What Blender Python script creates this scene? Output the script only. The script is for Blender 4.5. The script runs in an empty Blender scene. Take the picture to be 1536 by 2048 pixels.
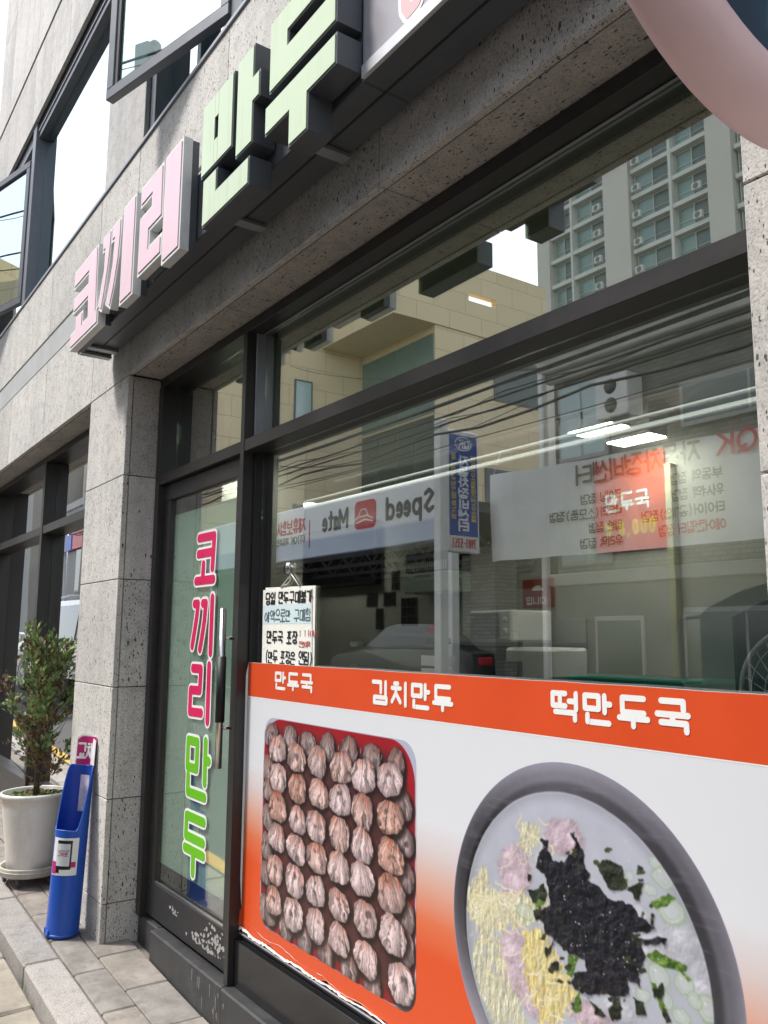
import bpy, bmesh, math, random
from mathutils import Vector, Matrix
random.seed(7)
R = math.radians
SC = bpy.context.scene
COL = SC.collection
# ------------------------------------------------------------------ camera
FPX, YAW, PITCH, ROLL = 1684.46, 0.956973, 0.147804, 0.006249
CAM = Vector((0, -1.45, 1.553))
_f = Vector((-math.sin(YAW)*math.cos(PITCH), math.cos(YAW)*math.cos(PITCH), math.sin(PITCH)))
_r0 = _f.cross(Vector((0, 0, 1))).normalized(); _u0 = _r0.cross(_f)
_r = math.cos(ROLL)*_r0 + math.sin(ROLL)*_u0
_u = -math.sin(ROLL)*_r0 + math.cos(ROLL)*_u0
cam = bpy.data.cameras.new('camera'); camo = bpy.data.objects.new('camera', cam); COL.objects.link(camo)
camo.matrix_world = Matrix(((_r.x, _u.x, -_f.x, CAM.x), (_r.y, _u.y, -_f.y, CAM.y), (_r.z, _u.z, -_f.z, CAM.z), (0, 0, 0, 1)))
cam.sensor_fit = 'HORIZONTAL'; cam.sensor_width = 36; cam.lens = FPX/1536*36
cam.clip_start = 0.05; cam.clip_end = 2000
SC.camera = camo
# ------------------------------------------------------------------ sky, sun, exposure
SUN_EL, SUN_ROT = 56, 217
w = bpy.data.worlds.new("World"); SC.world = w; w.use_nodes = True
nt = w.node_tree; bg = nt.nodes['Background']
sk = nt.nodes.new('ShaderNodeTexSky'); sk.sky_type = 'NISHITA'; sk.sun_disc = False
sk.sun_elevation = R(SUN_EL); sk.sun_rotation = R(SUN_ROT); sk.air_density = 1.0; sk.dust_density = 1.0; sk.ozone_density = 1.0
hs = nt.nodes.new('ShaderNodeHueSaturation'); hs.inputs['Saturation'].default_value = 0.35
nt.links.new(sk.outputs[0], hs.inputs['Color']); nt.links.new(hs.outputs[0], bg.inputs['Color'])
bg.inputs['Strength'].default_value = 0.15
sl = bpy.data.lights.new('sun', 'SUN'); sl.energy = 2.3; sl.angle = R(10); sl.color = (1, .96, .9)
so = bpy.data.objects.new('sun', sl); COL.objects.link(so)
_sd = Vector((math.sin(R(SUN_ROT))*math.cos(R(SUN_EL)), math.cos(R(SUN_ROT))*math.cos(R(SUN_EL)), math.sin(R(SUN_EL))))
so.rotation_euler = _sd.to_track_quat('Z', 'Y').to_euler(); so.location = (-5, -10, 30)
SC.view_settings.view_transform = 'Standard'; SC.view_settings.look = 'None'
SC.view_settings.exposure = 1.22; SC.view_settings.gamma = 1; SC.view_settings.use_curve_mapping = False
SC.render.engine = 'CYCLES'
SC.cycles.use_denoising = True
SC.cycles.max_bounces = 9; SC.cycles.glossy_bounces = 5; SC.cycles.transparent_max_bounces = 16; SC.cycles.diffuse_bounces = 4
SC.cycles.sample_clamp_indirect = 8


def at(px, py, y):
    """point on the vertical plane y seen at a photo pixel"""
    v = _f + _r*((px-768)/FPX) - _u*((py-1024)/FPX)
    t = (y-CAM.y)/v.y
    p = CAM + v*t
    return p.x, p.z


def gz(x):          # the street climbs gently towards -x
    x = max(-30, min(30, x))
    return -.053*(x+4.546)


# ------------------------------------------------------------------ materials
class NT:
    def __init__(s, name):
        s.m = bpy.data.materials.new(name); s.m.use_nodes = True
        s.t = s.m.node_tree; s.b = s.t.nodes['Principled BSDF']; s.out = s.t.nodes['Material Output']
        s.tc = None

    def n(s, typ, **k):
        nd = s.t.nodes.new('ShaderNode'+typ)
        for a, v in k.items(): setattr(nd, a, v)
        return nd

    def l(s, a, b): s.t.links.new(a, b)

    def obj(s, scale=(1, 1, 1)):
        tc = s.n('TexCoord'); mp = s.n('Mapping'); mp.inputs['Scale'].default_value = scale
        s.l(tc.outputs['Object'], mp.inputs[0]); return mp.outputs[0]

    def noise(s, vec, scale, detail=4, rough=.6):
        nd = s.n('TexNoise'); nd.inputs['Scale'].default_value = scale; nd.inputs['Detail'].default_value = detail
        nd.inputs['Roughness'].default_value = rough; s.l(vec, nd.inputs['Vector']); return nd.outputs['Fac']

    def ramp(s, fac, stops, interp='LINEAR'):
        nd = s.n('ValToRGB'); cr = nd.color_ramp; cr.interpolation = interp
        while len(cr.elements) < len(stops): cr.elements.new(0.5)
        for e, (p, c) in zip(cr.elements, stops):
            e.position = p; e.color = (*c, 1) if len(c) == 3 else c
        s.l(fac, nd.inputs[0]); return nd.outputs[0]

    def mix(s, fac, a, b, typ='MIX'):
        nd = s.n('MixRGB', blend_type=typ)
        for i, v in ((0, fac), (1, a), (2, b)):
            if hasattr(v, 'links') or hasattr(v, 'is_linked'): s.l(v, nd.inputs[i])
            elif i == 0: nd.inputs[0].default_value = v
            else: nd.inputs[i].default_value = (*v, 1) if len(v) == 3 else v
        return nd.outputs[0]

    def math(s, op, a, b=None, clamp=False):
        nd = s.n('Math', operation=op); nd.use_clamp = clamp
        for i, v in ((0, a), (1, b)):
            if v is None: continue
            if hasattr(v, 'is_linked'): s.l(v, nd.inputs[i])
            else: nd.inputs[i].default_value = v
        return nd.outputs[0]

    def bump(s, h, strength=.3, dist=.01, normal=None):
        nd = s.n('Bump'); nd.inputs['Strength'].default_value = strength; nd.inputs['Distance'].default_value = dist
        s.l(h, nd.inputs['Height'])
        if normal is not None: s.l(normal, nd.inputs['Normal'])
        return nd.outputs[0]

    def set(s, **k):
        mp = dict(col='Base Color', rough='Roughness', metal='Metallic', norm='Normal', spec='Specular IOR Level', coat='Coat Weight', trans='Transmission Weight', sss='Subsurface Weight')
        for a, v in k.items():
            i = s.b.inputs[mp[a]]
            if hasattr(v, 'is_linked'): s.l(v, i)
            elif a == 'col': i.default_value = (*v, 1)
            else: i.default_value = v
        return s.m


def dk(c, f): return tuple(x*f for x in c)


_mc = {}
def mat(name, col, rough=.55, metal=0, var=.12, scale=6, bump=.0, bscale=60, spec=.5, grime=0, coat=0):
    """generic painted or printed surface: gentle tonal variation, wear and fine relief"""
    if name in _mc: return _mc[name]
    s = NT(name); v = s.obj()
    n1 = s.noise(v, scale, 5, .65)
    c = s.mix(s.ramp(n1, [(.3, (0, 0, 0)), (.7, (1, 1, 1))]), dk(col, 1-var), tuple(min(1, x*(1+var*.6)) for x in col))
    if grime:
        n2 = s.noise(s.obj((1, 1, .35)), scale*1.7, 6, .7)
        c = s.mix(s.math('MULTIPLY', s.ramp(n2, [(.52, (0, 0, 0)), (.72, (1, 1, 1))]), grime), c, (.12, .105, .09))
    k = dict(col=c, rough=s.ramp(n1, [(.2, (rough*.85,)*3), (.8, (min(1, rough*1.15),)*3)]), metal=metal, spec=spec, coat=coat)
    if bump: k['norm'] = s.bump(s.noise(v, bscale, 4), bump, .004)
    _mc[name] = s.set(**k); return _mc[name]


def stone_mat(name, base=(.30, .295, .29), pores=1.0, vert=True, grain=1.0):
    s = NT(name); info = s.n('ObjectInfo')
    tc = s.n('TexCoord'); off = s.n('VectorMath', operation='MULTIPLY_ADD')
    # every slab cut from another part of the block
    cmb = s.n('CombineXYZ')
    for i, k in enumerate((37., 11., 23.)): s.l(s.math('MULTIPLY', info.outputs['Random'], k), cmb.inputs[i])
    ad = s.n('VectorMath', operation='ADD'); s.l(tc.outputs['Object'], ad.inputs[0]); s.l(cmb.outputs[0], ad.inputs[1])
    v = ad.outputs[0]
    def sc(sc3):
        mp = s.n('Mapping'); mp.inputs['Scale'].default_value = sc3; s.l(v, mp.inputs[0]); return mp.outputs[0]
    st = (1, 1, .42) if vert else (.42, 1, 1)
    big = s.noise(v, 1.3, 5, .6); mid = s.noise(v, 14, 5, .65); fine = s.noise(v, 190, 3, .7)
    c = s.mix(s.ramp(big, [(.3, (0, 0, 0)), (.7, (1, 1, 1))]), dk(base, .86), (base[0]*1.10, base[1]*1.07, base[2]*1.05))
    c = s.mix(.55, c, s.ramp(mid, [(.3, (.55, .55, .55)), (.5, (.9, .9, .9)), (.75, (1, 1, 1))]), 'MULTIPLY')
    c = s.mix(.75*grain, c, s.ramp(fine, [(.30, (.35, .35, .36)), (.48, (.95, .95, .95)), (.62, (1.15, 1.15, 1.12)), (.8, (1.5, 1.5, 1.45))]), 'MULTIPLY')
    strk = s.noise(sc((1, 1, .06)), 5.5, 5, .65); c = s.mix(s.math('MULTIPLY', s.ramp(strk, [(.50, (0, 0, 0)), (.70, (1, 1, 1))]), .30), c, dk(base, .45))
    tone = s.math('ADD', s.math('MULTIPLY', info.outputs['Random'], .18), .91)
    tc3 = s.n('CombineXYZ')
    for i in range(3): s.l(tone, tc3.inputs[i])
    c = s.mix(1, c, tc3.outputs[0], 'MULTIPLY')
    mask = None
    for scale, thr, keep in ((30, .135, .62), (64, .19, .46), (13, .065, .74), (120, .22, .5)):
        vo = s.n('TexVoronoi'); vo.inputs['Scale'].default_value = scale; s.l(sc(st), vo.inputs['Vector'])
        w1 = s.noise(v, scale*3, 2)
        d = s.math('ADD', vo.outputs['Distance'], s.math('MULTIPLY', s.math('SUBTRACT', w1, .5), .22))
        hole = s.math('LESS_THAN', d, thr)
        sep = s.n('SeparateColor'); s.l(vo.outputs['Color'], sep.inputs[0])
        cl = s.noise(v, 2.1, 2)
        k = s.math('GREATER_THAN', s.math('ADD', sep.outputs[0], s.math('MULTIPLY', s.math('SUBTRACT', cl, .5), .9)), keep)
        h = s.math('MULTIPLY', hole, k)
        mask = h if mask is None else s.math('MAXIMUM', mask, h)
    mask = s.math('MULTIPLY', mask, pores)
    c = s.mix(s.math('MULTIPLY', mask, .86), c, (.028, .028, .03))
    hgt = s.math('SUBTRACT', s.math('MULTIPLY', fine, .35), mask)
    hgt = s.math('ADD', hgt, s.math('MULTIPLY', mid, .25))
    return s.set(col=c, rough=.86, spec=.3, norm=s.bump(hgt, .55, .004))


def glass_mat(name, tint=(.80, .86, .80), base=.06, k=1.0, wav=.02, rough=.0, film=None, refl=(1, 1, 1)):
    s = NT(name); s.t.nodes.remove(s.b)
    tr = s.n('BsdfTransparent'); tr.inputs[0].default_value = (*tint, 1)
    gl = s.n('BsdfGlossy'); gl.inputs['Roughness'].default_value = rough; gl.inputs[0].default_value = (*refl, 1)
    v = s.obj(); bm_ = s.bump(s.noise(v, .9, 1, .3), wav, .25)
    s.l(bm_, gl.inputs['Normal'])
    lw = s.n('LayerWeight'); lw.inputs[0].default_value = .5
    fac = s.math('ADD', s.math('MULTIPLY', s.math('POWER', lw.outputs['Facing'], 4.0), k), base, True)
    back = tr.outputs[0]
    if film:
        df = s.n('BsdfDiffuse'); df.inputs[0].default_value = (*film[0], 1)
        tl = s.n('BsdfTranslucent'); tl.inputs[0].default_value = (*film[0], 1)
        m0 = s.n('MixShader'); m0.inputs[0].default_value = .35; s.l(df.outputs[0], m0.inputs[1]); s.l(tl.outputs[0], m0.inputs[2])
        m1 = s.n('MixShader'); m1.inputs[0].default_value = film[1]
        s.l(tr.outputs[0], m1.inputs[1]); s.l(m0.outputs[0], m1.inputs[2]); back = m1.outputs[0]
    mx = s.n('MixShader'); s.l(fac, mx.inputs[0]); s.l(back, mx.inputs[1]); s.l(gl.outputs[0], mx.inputs[2])
    s.l(mx.outputs[0], s.out.inputs['Surface']); return s.m


def emis(name, col, st):
    s = NT(name); s.b.inputs['Emission Color'].default_value = (*col, 1); s.b.inputs['Emission Strength'].default_value = st
    s.b.inputs['Base Color'].default_value = (.8, .8, .8, 1); return s.m


# ------------------------------------------------------------------ mesh builder
ROOT = {}
class MB:
    def __init__(s): s.v = []; s.f = []; s.mi = []; s.sm = []; s.uv = None; s.cur = 0

    def add(s, vs, fs, smooth=False):
        b = len(s.v); s.v += [tuple(p) for p in vs]
        for f in fs: s.f.append([i+b for i in f]); s.mi.append(s.cur); s.sm.append(smooth)
        return s

    def box(s, lo, hi, b=0.0):
        lo = list(lo); hi = list(hi)
        for i in range(3):
            if lo[i] > hi[i]: lo[i], hi[i] = hi[i], lo[i]
        if b <= 0:
            x0, y0, z0 = lo; x1, y1, z1 = hi
            return s.add([(x0, y0, z0), (x1, y0, z0), (x1, y1, z0), (x0, y1, z0), (x0, y0, z1), (x1, y0, z1), (x1, y1, z1), (x0, y1, z1)],
                         [(0, 3, 2, 1), (4, 5, 6, 7), (0, 1, 5, 4), (1, 2, 6, 5), (2, 3, 7, 6), (3, 0, 4, 7)])
        b = min(b, *[(hi[i]-lo[i])*.45 for i in range(3)])
        key = {}; vs = []
        for sx in (0, 1):
            for sy in (0, 1):
                for sz in (0, 1):
                    sg = (sx, sy, sz)
                    for a in range(3):
                        p = []
                        for i in range(3):
                            e = hi[i] if sg[i] else lo[i]
                            if i != a: e += -b if sg[i] else b
                            p.append(e)
                        key[(sg, a)] = len(vs); vs.append(p)
        fs = []
        for a in range(3):
            o = [i for i in range(3) if i != a]
            for sa in (0, 1):
                q = []
                for p0, p1 in ((0, 0), (1, 0), (1, 1), (0, 1)):
                    sg = [0, 0, 0]; sg[a] = sa; sg[o[0]] = p0; sg[o[1]] = p1; q.append(key[(tuple(sg), a)])
                fs.append(q)
        for a, c, d in ((0, 1, 2), (0, 2, 1), (1, 2, 0)):
            for sa in (0, 1):
                for sc in (0, 1):
                    q = []
                    for sd, ax in ((0, a), (0, c), (1, c), (1, a)):
                        sg = [0, 0, 0]; sg[a] = sa; sg[c] = sc; sg[d] = sd; q.append(key[(tuple(sg), ax)])
                    fs.append(q)
        for sx in (0, 1):
            for sy in (0, 1):
                for sz in (0, 1): fs.append([key[((sx, sy, sz), a)] for a in range(3)])
        return s.add(vs, fs)

    def prism(s, poly, fr, h0, h1, smooth=False):
        """poly (a,b) points in frame fr=(O,u,v,n), extruded from h0 to h1 along n"""
        O, u, v, n = fr; N = len(poly)
        vs = [O+u*a+v*b+n*h0 for a, b in poly]+[O+u*a+v*b+n*h1 for a, b in poly]
        fs = [list(range(N))[::-1], list(range(N, 2*N))]+[(i, (i+1) % N, N+(i+1) % N, N+i) for i in range(N)]
        return s.add(vs, fs, smooth)

    def sheet(s, poly, fr, h):
        O, u, v, n = fr
        return s.add([O+u*a+v*b+n*h for a, b in poly], [list(range(len(poly)))])

    def tube(s, pts, r, seg=8, cap=True, close=False):
        pts = [Vector(p) for p in pts]; N = len(pts); rs = r if isinstance(r, (list, tuple)) else [r]*N
        rings = []; prev = None
        for i, p in enumerate(pts):
            d = (pts[min(i+1, N-1)]-pts[max(i-1, 0)])
            if close: d = pts[(i+1) % N]-pts[i-1]
            d.normalize()
            if prev is None:
                a = d.orthogonal().normalized()
            else:
                a = (prev-d*prev.dot(d))
                a = a.normalized() if a.length > 1e-6 else d.orthogonal().normalized()
            prev = a; bb = d.cross(a)
            rings.append([p+(a*math.cos(t)+bb*math.sin(t))*rs[i] for t in [2*math.pi*k/seg for k in range(seg)]])
        vs = [q for rg in rings for q in rg]; fs = []
        M = N if close else N-1
        for i in range(M):
            for k in range(seg):
                j = (i+1) % N
                fs.append((i*seg+k, i*seg+(k+1) % seg, j*seg+(k+1) % seg, j*seg+k))
        if cap and not close: fs += [list(range(seg))[::-1], [(N-1)*seg+k for k in range(seg)]]
        return s.add(vs, fs, True)

    def lathe(s, prof, c=(0, 0, 0), seg=28, axis='z'):
        vs = []; fs = []; N = len(prof); c = Vector(c)
        for k in range(seg):
            t = 2*math.pi*k/seg
            for r, z in prof:
                if axis == 'z': p = (r*math.cos(t), r*math.sin(t), z)
                elif axis == 'y': p = (r*math.cos(t), z, r*math.sin(t))
                else: p = (z, r*math.cos(t), r*math.sin(t))
                vs.append(c+Vector(p))
        for k in range(seg):
            for i in range(N-1):
                k2 = (k+1) % seg
                fs.append((k*N+i, k2*N+i, k2*N+i+1, k*N+i+1))
        return s.add(vs, fs, True)

    def build(s, name, m, parent=None, local=False, flip=True):
        off = Vector((0, 0, 0)) if local or parent is None else ROOT.get(parent.name, Vector((0, 0, 0)))
        me = bpy.data.meshes.new(name)
        me.from_pydata([(p[0]-off.x, p[1]-off.y, p[2]-off.z) for p in s.v], [], s.f)
        for mm in (m if isinstance(m, (list, tuple)) else [m]): me.materials.append(mm)
        me.polygons.foreach_set('material_index', s.mi); me.polygons.foreach_set('use_smooth', s.sm)
        if s.uv:
            ul = me.uv_layers.new(name='UVMap')
            for p in me.polygons:
                for li in p.loop_indices: ul.data[li].uv = s.uv[me.loops[li].vertex_index]
        if flip:
            bm = bmesh.new(); bm.from_mesh(me); bmesh.ops.recalc_face_normals(bm, faces=bm.faces); bm.to_mesh(me); bm.free()
        me.update()
        o = bpy.data.objects.new(name, me); COL.objects.link(o)
        if parent: o.parent = parent; ROOT[o.name] = off
        return o


def thing(name, label, cat, loc=(0, 0, 0), group=None, rz=0):
    o = bpy.data.objects.new(name, None); COL.objects.link(o); o.location = loc; o.rotation_euler = (0, 0, rz)
    o.empty_display_size = .1
    ROOT[o.name] = Vector(loc); return tag(o, label, cat, group)


def tag(o, label=None, cat=None, group=None, kind=None):
    if label: o['label'] = label
    if cat: o['category'] = cat
    if group: o['group'] = group
    if kind: o['kind'] = kind
    return o


def copy_tree(o, parent=None):
    c = o.copy(); COL.objects.link(c)
    if parent: c.parent = parent
    if o.name in ROOT: ROOT[c.name] = ROOT[o.name]
    for ch in list(o.children): copy_tree(ch, c)
    return c


def B(name, lo, hi, m, parent=None, b=.003):
    return MB().box(lo, hi, b).build(name, m, parent)


VX, VY, VZ = Vector((1, 0, 0)), Vector((0, 1, 0)), Vector((0, 0, 1))
def FS(y, x=0, z=0): return (Vector((x, y, z)), VX, VZ, -VY)          # a plane facing the street (-y)
def FN(y, x=0, z=0): return (Vector((x, y, z)), -VX, VZ, VY)          # a plane across the street facing +y


def inset(poly, d):
    """offset a simple polygon inwards by d"""
    N = len(poly)
    A = sum(poly[i][0]*poly[(i+1) % N][1]-poly[(i+1) % N][0]*poly[i][1] for i in range(N))
    sg = 1 if A > 0 else -1; out = []
    for i in range(N):
        p0, p1, p2 = Vector(poly[i-1]), Vector(poly[i]), Vector(poly[(i+1) % N])
        e1 = (p1-p0).normalized(); e2 = (p2-p1).normalized()
        n1 = Vector((-e1.y, e1.x))*sg; n2 = Vector((-e2.y, e2.x))*sg
        bi = n1+n2
        if bi.length < 1e-5: out.append(tuple(p1+n1*d)); continue
        bi.normalize(); k = d/max(.35, bi.dot(n1)); out.append(tuple(p1+bi*k))
    return out


# ------------------------------------------------------------------ stroke lettering (Hangul jamo and a few signs)
def _circ(cx, cy, rx, ry, n=12): return [(cx+rx*math.cos(2*math.pi*i/n+1.57), cy+ry*math.sin(2*math.pi*i/n+1.57)) for i in range(n+1)]
J = {'ㄱ': [[(0, 1), (1, 1), (1, 0)]], 'ㄴ': [[(0, 1), (0, 0), (1, 0)]], 'ㄷ': [[(1, 1), (0, 1), (0, 0), (1, 0)]],
     'ㄹ': [[(0, 1), (1, 1), (1, .5), (0, .5), (0, 0), (1, 0)]], 'ㅁ': [[(0, 0), (0, 1), (1, 1), (1, 0), (0, 0)]],
     'ㅂ': [[(0, 1), (0, 0), (1, 0), (1, 1)], [(0, .5), (1, .5)]], 'ㅅ': [[(.5, 1), (.45, .6), (0, 0)], [(.48, .65), (1, 0)]],
     'ㅇ': [_circ(.5, .5, .5, .5)], 'ㅈ': [[(0, 1), (1, 1)], [(.5, 1), (.45, .6), (0, 0)], [(.48, .6), (1, 0)]],
     'ㅊ': [[(.3, 1.1), (.7, 1.1)], [(0, .82), (1, .82)], [(.5, .82), (.45, .5), (0, 0)], [(.48, .5), (1, 0)]],
     'ㅋ': [[(0, 1), (1, 1), (1, 0)], [(0, .5), (1, .5)]], 'ㅌ': [[(1, 1), (0, 1), (0, 0), (1, 0)], [(0, .5), (1, .5)]],
     'ㅍ': [[(0, 1), (1, 1)], [(0, 0), (1, 0)], [(.3, 1), (.3, 0)], [(.7, 1), (.7, 0)]],
     'ㅎ': [[(.3, 1.1), (.7, 1.1)], [(0, .82), (1, .82)], _circ(.5, .3, .36, .3)]}
for d_, s_ in (('ㄲ', 'ㄱ'), ('ㄸ', 'ㄷ'), ('ㅃ', 'ㅂ'), ('ㅆ', 'ㅅ'), ('ㅉ', 'ㅈ')):
    J[d_] = [[(x*.42, y) for x, y in st] for st in J[s_]]+[[(.58+x*.42, y) for x, y in st] for st in J[s_]]
CHO = 'ㄱㄲㄴㄷㄸㄹㅁㅂㅃㅅㅆㅇㅈㅉㅊㅋㅌㅍㅎ'
JUNG = 'ㅏㅐㅑㅒㅓㅔㅕㅖㅗㅘㅙㅚㅛㅜㅝㅞㅟㅠㅡㅢㅣ'
JONG = ['', 'ㄱ', 'ㄲ', 'ㄱㅅ', 'ㄴ', 'ㄴㅈ', 'ㄴㅎ', 'ㄷ', 'ㄹ', 'ㄹㄱ', 'ㄹㅁ', 'ㄹㅂ', 'ㄹㅅ', 'ㄹㅌ', 'ㄹㅍ', 'ㄹㅎ', 'ㅁ', 'ㅂ', 'ㅂㅅ', 'ㅅ', 'ㅆ', 'ㅇ', 'ㅈ', 'ㅊ', 'ㅋ', 'ㅌ', 'ㅍ', 'ㅎ']
VV = {'ㅏ': [[(.3, 0), (.3, 1)], [(.3, .5), (1, .5)]], 'ㅑ': [[(.3, 0), (.3, 1)], [(.3, .65), (1, .65)], [(.3, .35), (1, .35)]],
      'ㅓ': [[(1, 0), (1, 1)], [(0, .5), (1, .5)]], 'ㅕ': [[(1, 0), (1, 1)], [(0, .65), (1, .65)], [(0, .35), (1, .35)]],
      'ㅣ': [[(.6, 0), (.6, 1)]], 'ㅐ': [[(.15, 0), (.15, 1)], [(.15, .5), (.95, .5)], [(.95, 0), (.95, 1)]],
      'ㅔ': [[(-.25, .5), (.25, .5)], [(.25, 0), (.25, 1)], [(.95, 0), (.95, 1)]],
      'ㅖ': [[(-.25, .6), (.25, .6)], [(-.25, .35), (.25, .35)], [(.25, 0), (.25, 1)], [(.95, 0), (.95, 1)]]}
VH = {'ㅗ': [[(0, 0), (1, 0)], [(.5, 0), (.5, 1)]], 'ㅛ': [[(0, 0), (1, 0)], [(.33, 0), (.33, 1)], [(.67, 0), (.67, 1)]],
      'ㅜ': [[(0, 1), (1, 1)], [(.5, 1), (.5, 0)]], 'ㅠ': [[(0, 1), (1, 1)], [(.33, 1), (.33, 0)], [(.67, 1), (.67, 0)]], 'ㅡ': [[(0, .5), (1, .5)]]}
VM = {'ㅘ': ('ㅗ', 'ㅏ'), 'ㅚ': ('ㅗ', 'ㅣ'), 'ㅙ': ('ㅗ', 'ㅐ'), 'ㅝ': ('ㅜ', 'ㅓ'), 'ㅟ': ('ㅜ', 'ㅣ'), 'ㅞ': ('ㅜ', 'ㅔ'), 'ㅢ': ('ㅡ', 'ㅣ')}
EX = {'(': [[(.75, 1.05), (.5, .75), (.45, .5), (.5, .25), (.75, -.05)]], ')': [[(.25, 1.05), (.5, .75), (.55, .5), (.5, .25), (.25, -.05)]],
      '0': [_circ(.5, .5, .34, .5)], '8': [_circ(.5, .76, .28, .24), _circ(.5, .26, .34, .26)], '3': [[(.2, 1), (.7, 1), (.75, .75), (.45, .52), (.8, .28), (.65, 0), (.2, 0)]],
      '5': [[(.8, 1), (.25, 1), (.22, .55), (.65, .6), (.82, .3), (.6, 0), (.2, .03)]], '9': [_circ(.5, .72, .3, .28), [(.8, .7), (.75, .3), (.5, 0)]], '2': [[(.2, .8), (.45, 1), (.8, .8), (.2, 0), (.85, 0)]],
      '7': [[(.15, 1), (.85, 1), (.4, 0)]], '6': [_circ(.5, .28, .32, .28), [(.2, .3), (.3, .7), (.65, 1)]], '1': [[(.3, .8), (.55, 1), (.55, 0)]], '4': [[(.65, 0), (.65, 1), (.15, .3), (.9, .3)]],
      ',': [[(.4, .05), (.3, -.15)]], '.': [[(.45, 0), (.45, .02)]], '-': [[(.2, .5), (.8, .5)]], '₩': [[(.05, 1), (.28, 0), (.5, .8), (.72, 0), (.95, 1)], [(0, .5), (1, .5)]], '·': [[(.5, .5), (.5, .52)]],
      'Q': [_circ(.5, .5, .48, .5), [(.6, .25), (.98, -.05)]], 'K': [[(.12, 0), (.12, 1)], [(.85, 1), (.14, .42)], [(.4, .62), (.92, 0)]], 'O': [_circ(.5, .5, .46, .5)],
      'M': [[(0, 0), (0, 1), (.5, .3), (1, 1), (1, 0)]], 'S': [[(.85, .85), (.5, 1), (.15, .78), (.5, .52), (.85, .25), (.5, 0), (.12, .15)]],
      'a': [_circ(.45, .32, .33, .32), [(.8, .64), (.8, 0)]], 't': [[(.4, 1), (.4, .12), (.7, 0)], [(.1, .68), (.75, .68)]], 'e': [[(.12, .34), (.84, .34), (.75, .58), (.48, .66), (.16, .5), (.12, .2), (.45, 0), (.82, .1)]],
      'p': [[(.15, -.32), (.15, .66)], _circ(.5, .33, .34, .33)], 'd': [[(.85, 1), (.85, 0)], _circ(.5, .33, .34, .33)]}


def syl(ch):
    """strokes of one character in a unit box"""
    def put(st, x0, y0, x1, y1): return [[(x0+a*(x1-x0), y0+b*(y1-y0)) for a, b in s] for s in st]
    o = ord(ch)-0xAC00
    if not 0 <= o < 11172: return EX.get(ch, [])
    c, v, f = CHO[o//588], JUNG[o % 588//28], JONG[o % 28]; out = []
    if v in VV:
        if f:
            out += put(J[c], .02, .50, .56, .98); out += put(VV[v], .70, .40, 1, 1)
        else:
            out += put(J[c], .02, .12, .56, .9); out += put(VV[v], .70, 0, 1, 1)
    elif v in VH:
        if f:
            out += put(J[c], .14, .70, .86, 1); out += put(VH[v], 0, .38, 1, .54)
        else:
            out += put(J[c], .12, .48, .88, 1); out += put(VH[v], 0, .0, 1, .28)
    else:
        h, vv = VM[v]; lo = .38 if f else .02
        out += put(J[c], .05, .62 if f else .5, .58, 1); out += put(VH[h], 0, lo, .66, .54 if f else .3); out += put(VV[vv], .78, lo if f else 0, 1, 1)
    if f:
        for k, g in enumerate(f):
            n = len(f); out += put(J[g], .12+k*.48, 0, (.94 if n == 1 else .5+k*.48), .26)
    return out


def pill(a, b, w, n=5):
    """rounded stroke outline from a to b"""
    ax, ay = a; bx, by = b; dx, dy = bx-ax, by-ay; L = math.hypot(dx, dy)
    t = math.atan2(dy, dx) if L > 1e-9 else 0; out = []
    for k in range(n+1):
        p = t+math.pi/2+math.pi*k/n; out.append((ax+w*math.cos(p), ay+w*math.sin(p)))
    for k in range(n+1):
        p = t-math.pi/2+math.pi*k/n; out.append((bx+w*math.cos(p), by+w*math.sin(p)))
    return out


def strokes(mb, sts, fr, w, h0=.0003, thick=.0006, n=4):
    k = 0
    for st in sts:
        for a, b in zip(st, st[1:]):
            mb.prism(pill(a, b, w/2, n), fr, h0, h0+thick+.00012*(k % 7)); k += 1
    return mb


def text(mb, s, fr, x, y, sx, sy, w, gap=.25, jit=0, h0=.0003, vertical=False, space=.6, thick=.0006, n=4, slant=0):
    cx, cy = x, y
    for ch in s:
        if ch == ' ':
            if vertical: cy -= sy*space
            else: cx += sx*space
            continue
        wd = .62 if ch in '0123456789()₩-ate' else (.35 if ch in ',.·' else 1)
        jx, jy = (random.uniform(-jit, jit) for _ in range(2))
        js = 1+random.uniform(-jit, jit)*1.5
        sts = []
        for st in syl(ch):
            sts.append([(cx+(a*wd+slant*b)*sx*js+jx*sx+random.uniform(-jit, jit)*sx*.4, cy+b*sy*js+jy*sy+random.uniform(-jit, jit)*sy*.4) for a, b in st])
        strokes(mb, sts, fr, w, h0, thick, n)
        if vertical: cy -= sy*(1+gap)
        else: cx += sx*(wd+gap)
    return cx

# ------------------------------------------------------------------ palette
STONE = stone_mat('basalt_cladding', (.62, .605, .58))
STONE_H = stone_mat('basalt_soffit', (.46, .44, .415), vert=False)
STONE_P = stone_mat('basalt_upper', (.56, .55, .54), pores=.45, grain=.6)
CORE = mat('mortar_bed', (.06, .058, .055), .9)
ALU = mat('charcoal_aluminium', (.040, .0375, .037), .38, .25, .18, 9, .05, 200, grime=.12)
ALU_L = mat('grey_aluminium', (.30, .31, .33), .4, .5, .1, 9)
ALU_M = mat('slate_grey_frame', (.12, .13, .15), .42, .2, .1, 9)
STEEL = mat('brushed_steel', (.62, .61, .60), .22, 1, .08, 40)
RUBBER = mat('black_rubber', (.012, .012, .013), .55, 0, .1)
GRANITE_B = mat('black_granite', (.040, .041, .044), .48, 0, .35, 7, .25, 60, grime=.35)
WHITE = mat('white_paint', (.74, .74, .72), .45, 0, .06, 5, grime=.15)
OFFWHITE = mat('off_white_plaster', (.60, .58, .53), .8, 0, .08, 2, grime=.25)
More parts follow.
